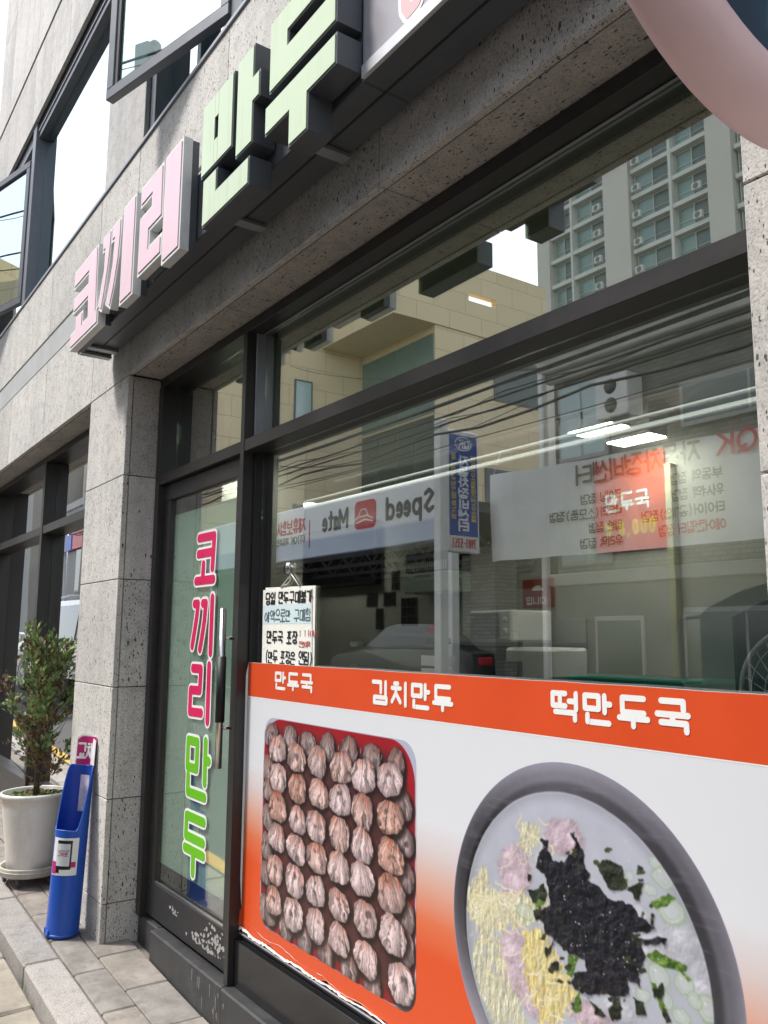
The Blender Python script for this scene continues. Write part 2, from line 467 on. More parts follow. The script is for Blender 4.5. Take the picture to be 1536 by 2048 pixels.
GLASS = glass_mat('shop_glass', (.82, .86, .82), .33, 1.0, .005)
GLASS_T = glass_mat('transom_glass', (.60, .70, .56), .46, 0.6, .006)
GLASS_U = glass_mat('upper_glass', (.55, .66, .66), .36, 1.0, .008, refl=(.90, .985, 1))
GLASS_S = glass_mat('sash_glass', (.5, .62, .62), .36, .8, .006, refl=(.86, .97, 1))
GLASS_L = glass_mat('neighbour_glass', (.60, .65, .62), .58, 1.0, .008)
GLASS_D = glass_mat('door_glass', (.85, .9, .87), .12, 1.4, .008)

# ------------------------------------------------------------------ the street, kerb and pavement
def slope_sheet(name, x0, x1, y0, y1, dz, m, nx=24, kind='structure', parent=None):
    mb = MB(); xs = sorted(set([x0+(x1-x0)*i/nx for i in range(nx+1)]+[x for x in (-30, 30) if x0 < x < x1])); vs = []
    for x in xs: vs += [(x, y0, gz(x)+dz), (x, y1, gz(x)+dz)]
    o = mb.add(vs, [(2*i, 2*i+2, 2*i+3, 2*i+1) for i in range(len(xs)-1)]).build(name, m, parent)
    return tag(o, kind=kind)
def ground_mat():
    s = NT('asphalt'); v = s.obj()
    a = s.noise(v, .35, 6, .65); f_ = s.noise(v, 90, 3, .7)
    c = s.mix(s.ramp(a, [(.3, (0, 0, 0)), (.7, (1, 1, 1))]), (.045, .045, .046), (.08, .078, .075))
    c = s.mix(.7, c, s.ramp(f_, [(.3, (.5, .5, .5)), (.7, (1.4, 1.4, 1.4))]), 'MULTIPLY')
    return s.set(col=c, rough=.9, norm=s.bump(f_, .5, .01))
ground = slope_sheet('ground', -600, 600, -600, 600, -.15, ground_mat(), 60)
tag(ground, 'grey asphalt ground running out beyond the buildings')
CONC = mat('gutter_concrete', (.32, .285, .235), .9, 0, .25, 5, .5, 45, grime=.5)
PAVE = [mat('stamped_paving_%s' % n, c, .85, 0, .42, 6, 1.0, 20, grime=.7) for n, c in (('buff', (.265, .237, .21)), ('rose', (.27, .231, .21)), ('grey', (.247, .23, .21)), ('brown', (.24, .215, .193)))]
KERB = stone_mat('granite_kerb', (.38, .36, .345), pores=.0, grain=1.3)
GROUT = mat('paving_joint', (.20, .18, .155), .95, 0, .3, 8)
YEL = mat('yellow_line_paint', (.62, .36, .06), .7, 0, .2, 6, grime=.5)
road = slope_sheet('road', -40, 30, -6.4, -.62, -.105, mat('road_concrete', (.075, .073, .07), .9, 0, .3, 1.2, .4, 40, grime=.4), 40)
tag(road, 'sloping narrow back street in front of the shop')
slope_sheet('lane_line', -40, 30, -.80, -.68, -.101, YEL, 40, None, road)['kind'] = 'structure'
slope_sheet('lane_line', -40, 30, -5.75, -5.62, -.101, YEL, 40, None, road)['kind'] = 'structure'
pav = slope_sheet('pavement', -12, 2.5, -.21, .36, -.016, GROUT, 12); tag(pav, 'raised shop front pavement of stamped stone slabs')
def sloped_slab(name, x0, x1, y0, y1, top, bot, m, parent, b=.006, jit=.0015, sq=0):
    """a slab that follows the slope of the street"""
    mb = MB().box((x0, y0, bot), (x1, y1, top), b)
    dz = random.uniform(-jit, jit); tx = random.uniform(-jit, jit)
    mb.v = [(x, y, z+gz(x)+dz+tx*(y-y0)/max(.05, y1-y0)) for x, y, z in mb.v]
    return mb.build(name, m, parent)
rows = [(-.197, -.047, .40, 0.0), (-.043, .158, .405, .19)]
for (y0, y1, wd, sh) in rows:
    x = -8.2+sh
    while x < -1.2:
        ww = wd+random.uniform(-.05, .05)
        sloped_slab('paving_stone', x+.003, x+ww-.003, y0, y1, random.choice((0, .001, .002)), -.035, random.choice(PAVE), pav)
        x += ww
x = -8.2
while x < -5.27:     # recess in front of the neighbouring window
    sloped_slab('paving_stone', x+.003, x+.397, .162, .36, 0, -.035, random.choice(PAVE), pav); x += .40
kerb = slope_sheet('kerb', -12, 2.5, -.36, -.21, -.09, GROUT, 12); tag(kerb, 'pale granite kerb along the pavement edge')
for k in range(-4, 10):
    sloped_slab('kerb_stone', -4.483-.97*k+.003, -4.483-.97*k+.967, -.372, -.203, .001, -.22, KERB, kerb, .012, .002)
gut = slope_sheet('gutter', -12, 2.5, -.64, -.36, -.115, GROUT, 12); tag(gut, 'sandy concrete gutter slabs below the kerb')
for k in range(-6, 14):
    sloped_slab('gutter_slab', -4.205-.6*k+.004, -4.205-.6*k+.596, -.622, -.385, -.072, -.2, CONC, gut, .012, .006)
# weeds in the kerb joint
wm = mat('weed_green', (.10, .13, .035), .7, 0, .4, 30)
mb = MB()
for cx, n in ((-4.44, 26), (-4.3, 10), (-4.2, 6), (-3.9, 5)):
    for i in range(n):
        x = cx+random.gauss(0, .03); y = -.385+random.uniform(-.012, .004); z = gz(x)-.07; h = random.uniform(.02, .075)
        a = random.uniform(0, 6.28); dx, dy = .012*math.cos(a), .012*math.sin(a)
        mb.add([(x-.0016, y, z), (x+.0016, y, z), (x+dx, y+dy*.6-.006, z+h)], [(0, 1, 2)])
tag(mb.build('weeds', wm), 'thin green weeds growing out of the kerb joint', kind='stuff')

# ------------------------------------------------------------------ the shop building
shop = thing('shop_building', 'grey basalt clad building with black framed dumpling shop front', 'building', (-4.5, .3, 0))
# structural cores behind the slabs
def core(lo, hi): return B('wall_core', lo, hi, CORE, shop, 0)
core((-5.262, .031, -.3), (-4.58, .6, 3.0)); core((-.85, .034, -.4), (1.8, .6, 3.0))
core((-9.5, .031, 3.034), (1.8, .5, 4.36)); core((-9.5, .031, 6.17), (1.8, .5, 10.5)); core((-5.235, .031, 4.36), (-4.505, .5, 6.17))
core((-9.5, .031, -.3), (-9.2, .5, 10.4)); core((-1.4, .031, 4.36), (1.8, .5, 6.17))
G = .0022
def panel(x0, x1, z0, z1, m=STONE, y0=0.0, y1=.03, b=.0025, lowbot=0):
    return B('stone_panel', (x0+G, y0+random.uniform(0, .0012), z0+G-lowbot), (x1-G, y1, z1-G), m, shop, b)
PZ = [-.06, .19, .708, 1.282, 1.857, 2.431, 3.0]
for z0, z1 in zip(PZ, PZ[1:]):
    panel(-5.265, -4.546, z0, z1)
    panel(-.853, .0, z0, z1); panel(.0, 1.3, z0, z1)
    # return towards the door
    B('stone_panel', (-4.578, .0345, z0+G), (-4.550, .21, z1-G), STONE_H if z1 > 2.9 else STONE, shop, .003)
    B('stone_panel', (-.850, .0345, z0+G), (-.822, .21, z1-G), STONE, shop, .003)
FX = [-9.5, -8.93, -7.71, -6.49, -5.265, -4.546, -3.335, -2.10, -.853, .4, 1.8]
for x0, x1 in zip(FX, FX[1:]):
    panel(x0, x1, 3.0, 3.787); panel(x0, x1, 3.806, 4.37)
    panel(x0, x1, 6.164, 6.885, STONE_P); panel(x0, x1, 6.93, 8.1, STONE_P); panel(x0, x1, 8.1, 9.3, STONE_P); panel(x0, x1, 9.3, 10.5, STONE_P)
    if x1 <= -5.2 or x0 >= -4.6:
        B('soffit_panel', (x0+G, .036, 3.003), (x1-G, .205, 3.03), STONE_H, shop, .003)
panel(-5.235, -4.505, 4.40, 5.28, STONE_P); panel(-5.235, -4.505, 5.28, 6.16, STONE_P)
panel(-9.5, -9.2, 4.40, 6.16, STONE_P); panel(-1.4, 1.8, 4.4, 6.16, STONE_P)
B('groove_strip', (-9.5, .012, 3.788), (1.8, .03, 3.805), mat('dark_groove', (.05, .048, .045), .8), shop, 0)
B('groove_strip', (-9.5, .012, 6.886), (1.8, .03, 6.929), ALU_M, shop, 0)
B('patch_strip', (-9.4, -.0025, 3.60), (-5.02, .001, 3.783), mat('pale_grout_patch', (.40, .41, .405), .7, 0, .12, 3, grime=.15), shop, .0008)
B('sill_flashing', (-9.5, -.010, 4.372), (1.8, .20, 4.395), ALU_L, shop, .002)
B('side_wall', (-9.53, 0, -.5), (-9.503, 12, 10.5), OFFWHITE, shop, 0)
B('roof', (-9.5, .5, 10.3), (1.8, 12, 10.5), CORE, shop, 0); B('rear_wall', (-9.5, 11.8, -.5), (1.8, 12, 10.3), CORE, shop, 0)
B('side_wall', (1.8, .1, -.5), (1.83, 12, 10.3), OFFWHITE, shop, 0)
B('floor_slab', (-9.45, .52, 3.12), (1.75, 11.7, 3.4), OFFWHITE, shop, 0)

# black threshold stones
for x0, x1, y0 in ((-4.545, -4.272, .196), (-4.268, -3.432, .160), (-3.428, -2.20, .153), (-2.196, -.856, .153)):
    B('threshold_stone', (x0, y0, -.35), (x1, .42, .119), GRANITE_B, shop, .007)

# dried drips and scuffs on the black threshold
mb = MB(); rd = random.Random(2)
for i in range(20):
    x = rd.choice((rd.uniform(-4.5, -3.0), rd.gauss(-3.72, .10), rd.gauss(-3.45, .05))); y0 = .1955 if x < -4.275 else (.1595 if x < -3.434 else .1525)
    z = rd.uniform(-.02, .10); h = rd.choice((.004, .006, .02, .05)); w_ = rd.uniform(.0012, .004)
    mb.add([(x-w_, y0-.0004, z), (x+w_*.8, y0-.0004, z+.002), (x+w_*.5, y0-.0004, z-h), (x-w_*.6, y0-.0004, z-h*.9)], [(0, 1, 2, 3)])
mb.build('dried_drips', mat('dried_drip_grey', (.33, .32, .31), .8, 0, .2, 30), shop)['kind'] = 'stuff'

def bar(par, lo, hi, m=ALU, name='frame_bar', b=.002): return B(name, lo, hi, m, par, b)
# --- main window
def window(name, lab=None):
    o = bpy.data.objects.new(name, None); COL.objects.link(o); o.parent = shop; o.location = (0, 0, 0)
    o.matrix_parent_inverse.identity(); ROOT[o.name] = ROOT[shop.name]
    if lab: o['label'] = lab
    return o
win = window('shop_window', 'large black framed window with a red and white poster across its lower half')
YF, YB = .181, .335
bar(win, (-4.546, YF+.004, 2.951), (-.82, YB, 3.001), name='head_bar')
bar(win, (-3.419, YF+.001, 2.383), (-.82, YB, 2.438), name='transom_bar')
bar(win, (-3.458, YF-.001, .1195), (-3.420, YB, 2.950), name='mullion')
bar(win, (-3.4185, .232, .1195), (-3.408, .30, 2.382), RUBBER, 'gasket'); bar(win, (-3.4185, .226, 2.4385), (-3.408, .30, 2.950), ALU_L, 'gasket')
bar(win, (-3.418, .237, .302), (-.82, YB, .336), ALU_M, 'bottom_bar'); bar(win, (-3.418, .226, .318), (-.82, .2365, .326), ALU_L, 'bottom_bar')
bar(win, (-3.418, .205, .1195), (-.82, YB, .300), mat('black_gloss_panel', (.012, .012, .013), .16, 0, .2, 4), 'kick_panel')
bar(win, (-3.407, .255, 2.944), (-.82, 0.266, 2.9505), ALU_L, 'gasket')
B('pane', (-3.406, .270, .338), (-.80, .276, 2.382), GLASS, win, 0); B('pane', (-3.406, .270, 2.4385), (-.80, .276, 2.943), GLASS_T, win, 0)
# --- door bay
dr = window('entrance_door', 'black framed glass door with pink and green lettering')
bar(dr, (-4.546, YF, .1195), (-4.488, YB, 2.950), name='jamb')
bar(dr, (-4.487, YF+.002, 2.383), (-3.459, YB, 2.438), name='transom_bar')
bar(dr, (-4.487, .213, 2.290), (-3.459, .262, 2.378), name='top_rail')
bar(dr, (-4.487, .213, .137), (-3.459, .262, .305), mat('worn_black_rail', (.022, .022, .024), .45, 0, .2, 12), 'bottom_rail')
bar(dr, (-4.487, .214, .306), (-4.385, .261, 2.289), name='stile'); bar(dr, (-3.552, .214, .306), (-3.459, .261, 2.289), name='stile')
bar(dr, (-4.380, .216, .306), (-3.556, .228, .318), STEEL, 'glazing_bead')
B('pane', (-4.384, .232, .307), (-3.553, .240, 2.288), GLASS_D, dr, 0)
B('transom_pane', (-4.486, 0.2702, 2.4395), (-3.4595, .2765, 2.949), GLASS_T, dr, 0)
FILM = glass_mat('frosted_film', (.5, .62, .57), .0, .0, 0, .2, ((.74, .86, .79), .95))
B('frosted_film', (-4.383, .2425, .40), (-3.554, .2432, 2.205), FILM, dr, 0)
# chipped paint on the bottom rail
chip = mat('bare_metal_chips', (.45, .45, .44), .5, .3, .2, 60); mb = MB(); fr = FS(.2128)
for cx, cz, rx, rz, n in ((-3.62, .225, .12, .035, 60), (-3.80, .20, .05, .02, 14), (-4.10, .235, .05, .012, 14), (-3.66, .285, .03, .012, 8), (-3.55, .30, .02, .01, 5), (-3.72, .18, .16, .014, 30)):
    for i in range(n):
        x = cx+random.gauss(0, rx*.5); z = cz+random.gauss(0, rz*.5); r = random.uniform(.004, .016)
        if not (-4.47 < x-r and x+r < -3.47 and .142 < z-r and z+r < .3): continue
        mb.sheet([(x+r*random.uniform(.5, 1.2)*math.cos(t), z+r*random.uniform(.3, .9)*math.sin(t)) for t in [6.28*k/7 for k in range(7)]], fr, .00002*i+.0002)
mb.build('paint_chip', chip, dr)['kind'] = 'stuff'
# handle
hd = MB().tube([(-3.513, .150, .984), (-3.513, .150, 1.677)], .0155, 14).build('handle', STEEL, dr)
MB().tube([(-3.513, .150, 1.18), (-3.513, .150, 1.465)], .0205, 14).build('grip', RUBBER, hd)
for z in (1.155, 1.545): MB().tube([(-3.513, .150, z), (-3.505, .216, z)], .008, 8).build('standoff', STEEL, hd)
# door lettering: pink then green, white edged
PINK = mat('pink_vinyl', (.66, .012, .105), .3, 0, .05); GRN = mat('green_vinyl', (.14, .50, .006), .3, 0, .05); WVIN = mat('white_vinyl', (.82, .83, .82), .3, 0, .03)
DL = [(PINK, [[(-4.012, 2.044), (-3.824, 2.042), (-3.834, 1.883)], [(-4.012, 1.963), (-3.83, 1.963)], [(-3.943, 1.908), (-3.947, 1.832)], [(-4.03, 1.828), (-3.818, 1.828)]]),
      (PINK, [[(-4.039, 1.714), (-3.992, 1.714), (-4.003, 1.65), (-4.025, 1.573), (-4.047, 1.505)], [(-3.934, 1.714), (-3.895, 1.714), (-3.906, 1.629), (-3.928, 1.55), (-3.95, 1.491)], [(-3.821, 1.738), (-3.822, 1.476)]]),
      (PINK, [[(-4.029, 1.396), (-3.927, 1.396), (-3.931, 1.292), (-4.045, 1.290), (-4.045, 1.184), (-3.905, 1.187)], [(-3.83, 1.415), (-3.828, 1.153)]]),
      (GRN, [[(-4.048, 1.048), (-3.935, 1.048), (-3.935, .922), (-4.048, .922), (-4.048, 1.048)], [(-3.838, 1.061), (-3.834, .871)], [(-3.834, .974), (-3.795, .974)], [(-4.033, .882), (-4.031, .805), (-3.832, .805)]]),
      (GRN, [[(-3.828, .694), (-4.034, .694), (-4.034, .601), (-3.828, .601)], [(-4.043, .545), (-3.822, .545)], [(-3.937, .539), (-3.935, .447)]])]
for m_, st in DL:
    o = strokes(MB(), st, FS(.2318), .066, .0002, .0006, 6).build('lettering_edge', WVIN, dr)
    strokes(MB(), st, FS(.2318), .043, .0012, .0010, 6).build('lettering', m_, o)
# --- neighbouring window bay on the far side of the pillar
nb = window('neighbour_window', 'black framed neighbouring window beyond the stone pillar')
bar(nb, (-9.2, YF+.004, 2.951), (-5.27, YB, 3.001), name='head_bar'); bar(nb, (-9.2, YF+.002, 2.36), (-5.27, YB, 2.425), name='transom_bar')
for xm in (-7.16, -9.2): bar(nb, (xm, YF-.002, .02+gz(xm)), (xm+.065, YB, 2.950), name='mullion')
for x0, x1 in ((-9.13, -7.165), (-7.09, -5.27)):
    bar(nb, (x0, YF+.02, .0+gz(-7)), (x1, YB, .30+gz(-7)), name='bottom_bar')
    B('pane', (x0, .270, .302+gz(-7)), (x1, .276, 2.359), GLASS_L, nb, 0); B('pane', (x0, .270, 2.426), (x1, .276, 2.9505), GLASS_L, nb, 0)
# --- upper floor windows
uw = window('upper_window', 'wide upstairs window mirroring the bright sky')
bar(uw, (-7.72, .02, 4.396), (-7.60, .20, 6.163), ALU_M, 'mullion'); bar(uw, (-7.598, .045, 6.02), (-5.24, .20, 6.163), ALU_M, 'head_bar')
bar(uw, (-7.599, .035, 6.075), (-5.24, .044, 6.09), ALU_L, 'head_bar'); bar(uw, (-7.598, .05, 4.396), (-5.24, .20, 4.44), ALU_M, 'bottom_bar')
B('pane', (-7.598, .11, 4.441), (-5.24, .118, 6.019), GLASS_U, uw, 0)
def open_sash(par, hx, hy, ang, wd, z0, z1):
    """side hung sash swung out towards the street"""
    o = bpy.data.objects.new('open_sash', None); COL.objects.link(o); o.parent = par; o.location = Vector((hx, hy, 0))-ROOT[shop.name]; o.rotation_euler = (0, 0, ang); ROOT[o.name] = Vector((0, 0, 0))
    mb = MB(); t = .062
    for lo, hi in (((-wd, -.02, z0), (0, .028, z0+t)), ((-wd, -.02, z1-t), (0, .028, z1)), ((-wd, -.0195, z0+t+.0005), (-wd+t, .028, z1-t-.0005)), ((-t, -.0195, z0+t+.0005), (0, .028, z1-t-.0005))): mb.box(lo, hi, .003)
    mb.build('sash_frame', ALU_M, o, True)
    mb = MB()
    e = .012
    for lo, hi in (((-wd+t, -.012, z0+t), (-t, .0, z0+t+e)), ((-wd+t, -.0118, z0+t+e), (-wd+t+.03, .0, z1-t))): mb.box(lo, hi)
    mb.build('glazing_bead', ALU, o, True)
    MB().box((-wd+t, .002, z0+t), (-t, .008, z1-t)).build('sash_pane', GLASS_S, o, True)
uw2 = window('upper_window', 'upstairs window with its sash swung open over the sign')
bar(uw2, (-4.503, .03, 4.396), (-4.42, .20, 6.163), ALU_M, 'mullion'); bar(uw2, (-3.40, .03, 4.396), (-3.27, .20, 6.163), ALU_M, 'mullion')
bar(uw2, (-4.419, .04, 6.04), (-1.4, .20, 6.163), ALU_M, 'head_bar'); bar(uw2, (-4.419, .06, 4.396), (-3.401, .20, 4.44), ALU_M, 'bottom_bar')
bar(uw2, (-3.92, .075, 4.44), (-3.87, .18, 6.039), ALU_M, 'mullion')
B('pane', (-4.419, .13, 4.441), (-3.921, .138, 6.039), GLASS_L, uw2, 0); B('pane', (-3.869, .13, 4.441), (-3.401, .138, 6.039), GLASS_L, uw2, 0)
B('pane', (-3.269, .09, 4.396), (-1.4, .098, 6.039), GLASS_L, uw2, 0)
open_sash(uw2, -3.40, .035, R(15), 1.045, 4.49, 6.0)
uw3 = window('upper_window', 'upstairs window at the far left with its sash swung open')
bar(uw3, (-9.2, .04, 6.04), (-7.721, .20, 6.163), ALU_M, 'head_bar'); B('pane', (-9.2, .13, 4.396), (-7.721, .138, 6.039), GLASS_L, uw3, 0)
open_sash(uw3, -7.74, .03, R(15), 1.045, 4.49, 5.86)
for x0, x1 in ((-9.15, -7.8), (-7.55, -5.3), (-4.45, -1.4)):
    B('room_wall', (x0, 1.6, 4.0), (x1, 1.65, 6.5), OFFWHITE, shop, 0)

# ------------------------------------------------------------------ the big shop sign
sign = thing('shop_sign', 'long box sign with pink and pale green block letters across the wall', 'sign', (-3.5, -.1, 3.17))
DARKP = mat('sign_dark_metal', (.10, .11, .122), .42, .3, .15, 4, grime=.1)
B('sign_panel', (-4.880, -.200, 3.169), (-1.892, -.030, 3.47), DARKP, sign, .004); B('sign_panel', (-1.890, -.200, 3.169), (1.6, -.030, 3.81), DARKP, sign, .004)
FACEG = mat('grey_sign_face', (.34, .33, .36), .3, 0, .12, 1.5, grime=.1)
B('sign_face', (-1.885, -.2035, 3.214), (1.6, -.2005, 3.80), FACEG, sign, .001)
B('edge_strip', (-1.885, -.214, 3.171), (1.6, -.2008, 3.2125), mat('pale_aluminium_strip', (.60, .60, .63), .35, .4, .1, 8, grime=.2), sign, .002)
B('seam', (-4.875, -.125, 3.1665), (1.6, -.118, 3.1695), RUBBER, sign, 0)
for x in (-4.83, -4.70, -2.88, -2.27):
    B('bracket', (x, -.20, 3.150), (x+.05, -.03, 3.168), ALU_L, sign, .002)
GFACE = None
def face_mat(name, col, streak):
    s = NT(name); v = s.obj()
    st = s.noise(s.obj((1, 1, .05)), 26, 3, .6); lo = s.noise(v, 2.4, 3)
    c = s.mix(s.ramp(st, [(.5, (0, 0, 0)), (.68, (1, 1, 1))]), col, streak)
    c = s.mix(s.ramp(lo, [(.35, (0, 0, 0)), (.7, (1, 1, 1))]), c, tuple(min(1, x*1.08) for x in col))
    return s.set(col=c, rough=.28, spec=.5)
GFACE = face_mat('pale_green_acrylic', (.50, .61, .40), (.43, .50, .29)); PFACE = face_mat('faded_pink_acrylic', (.70, .47, .53), (.72, .56, .60))
RIMW = mat('white_letter_rim', (.70, .71, .69), .4, 0, .08, 6, grime=.3)
def letter(outline, yfront, yback, rim_m, face_m, rim, fr_depth=.004, holes=None):
    fr = FS(0)
    o = MB().prism(outline, fr, -yback, -yfront).build('letter', rim_m, sign)
    if rim_m is RIMW: MB().prism(inset(outline, .004), fr, .2047, -yback-.0004).build('letter_base', DARKP, o)
    MB().prism(inset(outline, rim), fr, -yfront+.0004, -yfront+fr_depth).build('letter_face', face_m, o)
    return o
def ring_letter(x0, x1, z0, z1, hx0, hx1, hz0, hz1, yf, yb, rim_m, face_m, rim):
    """a closed square letter with a slot through it"""
    fr = FS(0); mb = MB(); fb = MB(); e = .0004
    for a0, a1, b0, b1, q in ((x0, hx0, z0, z1, 0), (hx1, x1, z0, z1, 1), (hx0+e, hx1-e, z0, hz0, 2), (hx0+e, hx1-e, hz1, z1, 3)):
        mb.prism([(a0, b0), (a1, b0), (a1, b1), (a0, b1)], fr, -yb, -yf)
        f0, f1, g0, g1 = a0, a1, b0, b1
        if q == 0: f0 += rim; f1 -= rim*.4; g0 += rim; g1 -= rim
        if q == 1: f1 -= rim; f0 += rim*.4; g0 += rim; g1 -= rim
        if q == 2: g0 += rim; g1 -= rim*.4; f0 -= rim*.4-e; f1 += rim*.4-e
        if q == 3: g1 -= rim; g0 += rim*.4; f0 -= rim*.4-e; f1 += rim*.4-e
        fb.prism([(f0+e, g0), (f1-e, g0), (f1-e, g1), (f0+e, g1)], fr, -yf+.0004, -yf+.004)
    o = mb.build('letter', rim_m, sign); fb.build('letter_face', face_m, o)
YG, YP = -.290, -.2045         # front of the green letters and the panel face
gr = .007
ring_letter(-2.885, -2.603, 3.292, 3.592, -2.762, -2.734, 3.399, 3.487, YG, YP, DARKP, GFACE, gr)
letter([(-2.574, 3.226), (-2.439, 3.226), (-2.439, 3.375), (-2.392, 3.375), (-2.392, 3.476), (-2.439, 3.476), (-2.439, 3.600), (-2.574, 3.600)], YG, YP, DARKP, GFACE, gr)
letter([(-2.857, 3.081), (-2.458, 3.081), (-2.458, 3.187), (-2.729, 3.187), (-2.729, 3.275), (-2.857, 3.275)], YG, YP, DARKP, GFACE, gr)
letter([(-2.322, 3.333), (-1.899, 3.333), (-1.899, 3.445), (-2.193, 3.445), (-2.193, 3.491), (-1.909, 3.491), (-1.909, 3.594), (-2.322, 3.594)], YG, YP, DARKP, GFACE, gr)
letter([(-2.346, 3.193), (-2.181, 3.193), (-2.181, 3.073), (-2.059, 3.073), (-2.059, 3.196), (-1.897, 3.196), (-1.897, 3.298), (-2.346, 3.298)], YG, YP, DARKP, GFACE, gr)
YW = -.275; pr = .016
letter([(-4.755, 3.136), (-4.230, 3.136), (-4.230, 3.237), (-4.269, 3.237), (-4.288, 3.598), (-4.735, 3.598), (-4.735, 3.487), (-4.450, 3.487), (-4.450, 3.434), (-4.722, 3.434), (-4.730, 3.339), (-4.441, 3.339), (-4.426, 3.235), (-4.517, 3.235), (-4.517, 3.308), (-4.660, 3.308), (-4.660, 3.235), (-4.755, 3.235)], YW, -.236, RIMW, PFACE, pr)
letter([(-4.209, 3.595), (-4.065, 3.595), (-4.065, 3.506), (-4.088, 3.392), (-4.131, 3.267), (-4.171, 3.177), (-4.250, 3.220), (-4.212, 3.315), (-4.171, 3.410), (-4.171, 3.504), (-4.209, 3.504)], YW, -.236, RIMW, PFACE, pr)
letter([(-4.059, 3.595), (-3.909, 3.595), (-3.909, 3.506), (-3.925, 3.382), (-3.973, 3.248), (-4.030, 3.148), (-4.116, 3.200), (-4.064, 3.296), (-4.030, 3.392), (-4.018, 3.504), (-4.059, 3.504)], YW, -.236, RIMW, PFACE, pr)
letter([(-3.888, 3.115), (-3.697, 3.115), (-3.697, 3.620), (-3.888, 3.620)], YW, -.236, RIMW, PFACE, pr)
letter([(-3.639, 3.169), (-3.336, 3.169), (-3.336, 3.272), (-3.493, 3.272), (-3.493, 3.342), (-3.336, 3.342), (-3.344, 3.606), (-3.636, 3.606), (-3.636, 3.503), (-3.487, 3.503), (-3.487, 3.457), (-3.639, 3.457)], YW, -.236, RIMW, PFACE, pr)
letter([(-3.331, 3.113), (-3.124, 3.113), (-3.124, 3.609), (-3.331, 3.609)], YW, -.236, RIMW, PFACE, pr)
# part of the printed pink letter on the grey face
PK2 = mat('faded_pink_print', (.70, .42, .44), .35, 0, .05)
hk = [[(-1.684, 3.359), (-1.680, 3.276), (-1.663, 3.247), (-1.628, 3.252), (-1.599, 3.291), (-1.565, 3.359)], [(-1.565, 3.359), (-1.418, 3.428)]]
o = strokes(MB(), hk, FS(-.2037), .064, .0002, .001, 6).build('print_edge', WVIN, sign)
strokes(MB(), hk, FS(-.2037), .038, .0014, .001, 6).build('print_letter', PK2, o)

# ------------------------------------------------------------------ round projecting sign on the near pillar
rs = thing('round_sign', 'round blade sign with fat pink rim and dark blue face', 'sign', (-.556, -.405, 2.638))
PKR = mat('pink_sign_rim', (.84, .60, .635), .42, 0, .10, 2.2, .1, 60, grime=.08)
prof = [(.316, .002), (.317, .014), (.323, .022), (.342, .027), (.366, .018), (.382, -.002), (.3915, -.034), (.390, -.046), (.375, -.052), (.30, -.052)]
MB().lathe(prof, (0, 0, 0), 72, 'x').build('rim', PKR, rs, True)
s = NT('navy_sign_face'); v = s.obj(); wv = s.noise(v, 3.1, 2, .4)
navy = s.set(col=s.ramp(wv, [(.42, (.018, .045, .085)), (.5, (.02, .06, .11)), (.54, (.05, .17, .22)), (.7, (.06, .2, .26))]), rough=.55, spec=.2)
MB().prism([(.313*math.cos(t), .313*math.sin(t)) for t in [6.2832*k/64 for k in range(64)]], (Vector((0, 0, 0)), VY, VZ, VX), -.045, .005).build('face', navy, rs, True)
B('wall_arm', (-.03, .37, -.03), (.01, .406, .03), ALU, None, 0).parent = rs

# ------------------------------------------------------------------ the menu poster stuck over the lower half of the window
PY = .232
poster = thing("menu_poster", "large orange and white poster of dumplings and soup covering the lower window", "poster", (-2.1, PY, 0))
s = NT('poster_print'); tc = s.n('TexCoord'); sp = s.n('SeparateXYZ'); s.l(tc.outputs['Object'], sp.inputs[0])
hz = s.math('ADD', s.math('MULTIPLY', sp.outputs[2], 1.0), s.math('MULTIPLY', sp.outputs[0], .02))
c = s.ramp(hz, [(.0, (.68, .075, .016)), (.60, (.68, .085, .020)), (.70, (.68, .17, .075)), (.80, (.65, .36, .28)), (.90, (.64, .56, .56)), (.99, (.68, .69, .73)), (1.0, (.67, .69, .73))])
PGRAD = s.set(col=c, rough=.34, spec=.5, norm=s.bump(s.noise(s.obj(), 5, 3), .06, .02))
ORNG = mat('orange_print', (.66, .075, .018), .36, 0, .07, 2.5)
pz0, pz1 = .335, 1.441
pw0, pw1 = -3.412, -.82
# slightly ragged sheet
top = [(pw0+(pw1-pw0)*i/24, pz1+random.uniform(-.0012, .0012)) for i in range(25)]
bot = [(pw0+(pw1-pw0)*i/60, pz0+(.012*math.sin(i*1.3)+random.uniform(-.008, .008) if i < 30 else random.uniform(-.002, .002))) for i in range(61)]
MB().prism(bot+top[::-1], FS(PY), -.0012, 0).build('poster_sheet', PGRAD, poster)
band = [(pw0+.001, 1.297), (pw1, 1.297), (pw1, 1.4395)]+[(x, z-.001) for x, z in top[::-1][1:-1]]+[(pw0+.001, 1.4395)]
MB().sheet(band, FS(PY), .0003).build('orange_band', ORNG, poster)
MB().box((pw0+.002, PY-.00045, 1.2935), (pw1, PY-.00005, 1.2965)).build('band_edge', WVIN, poster)
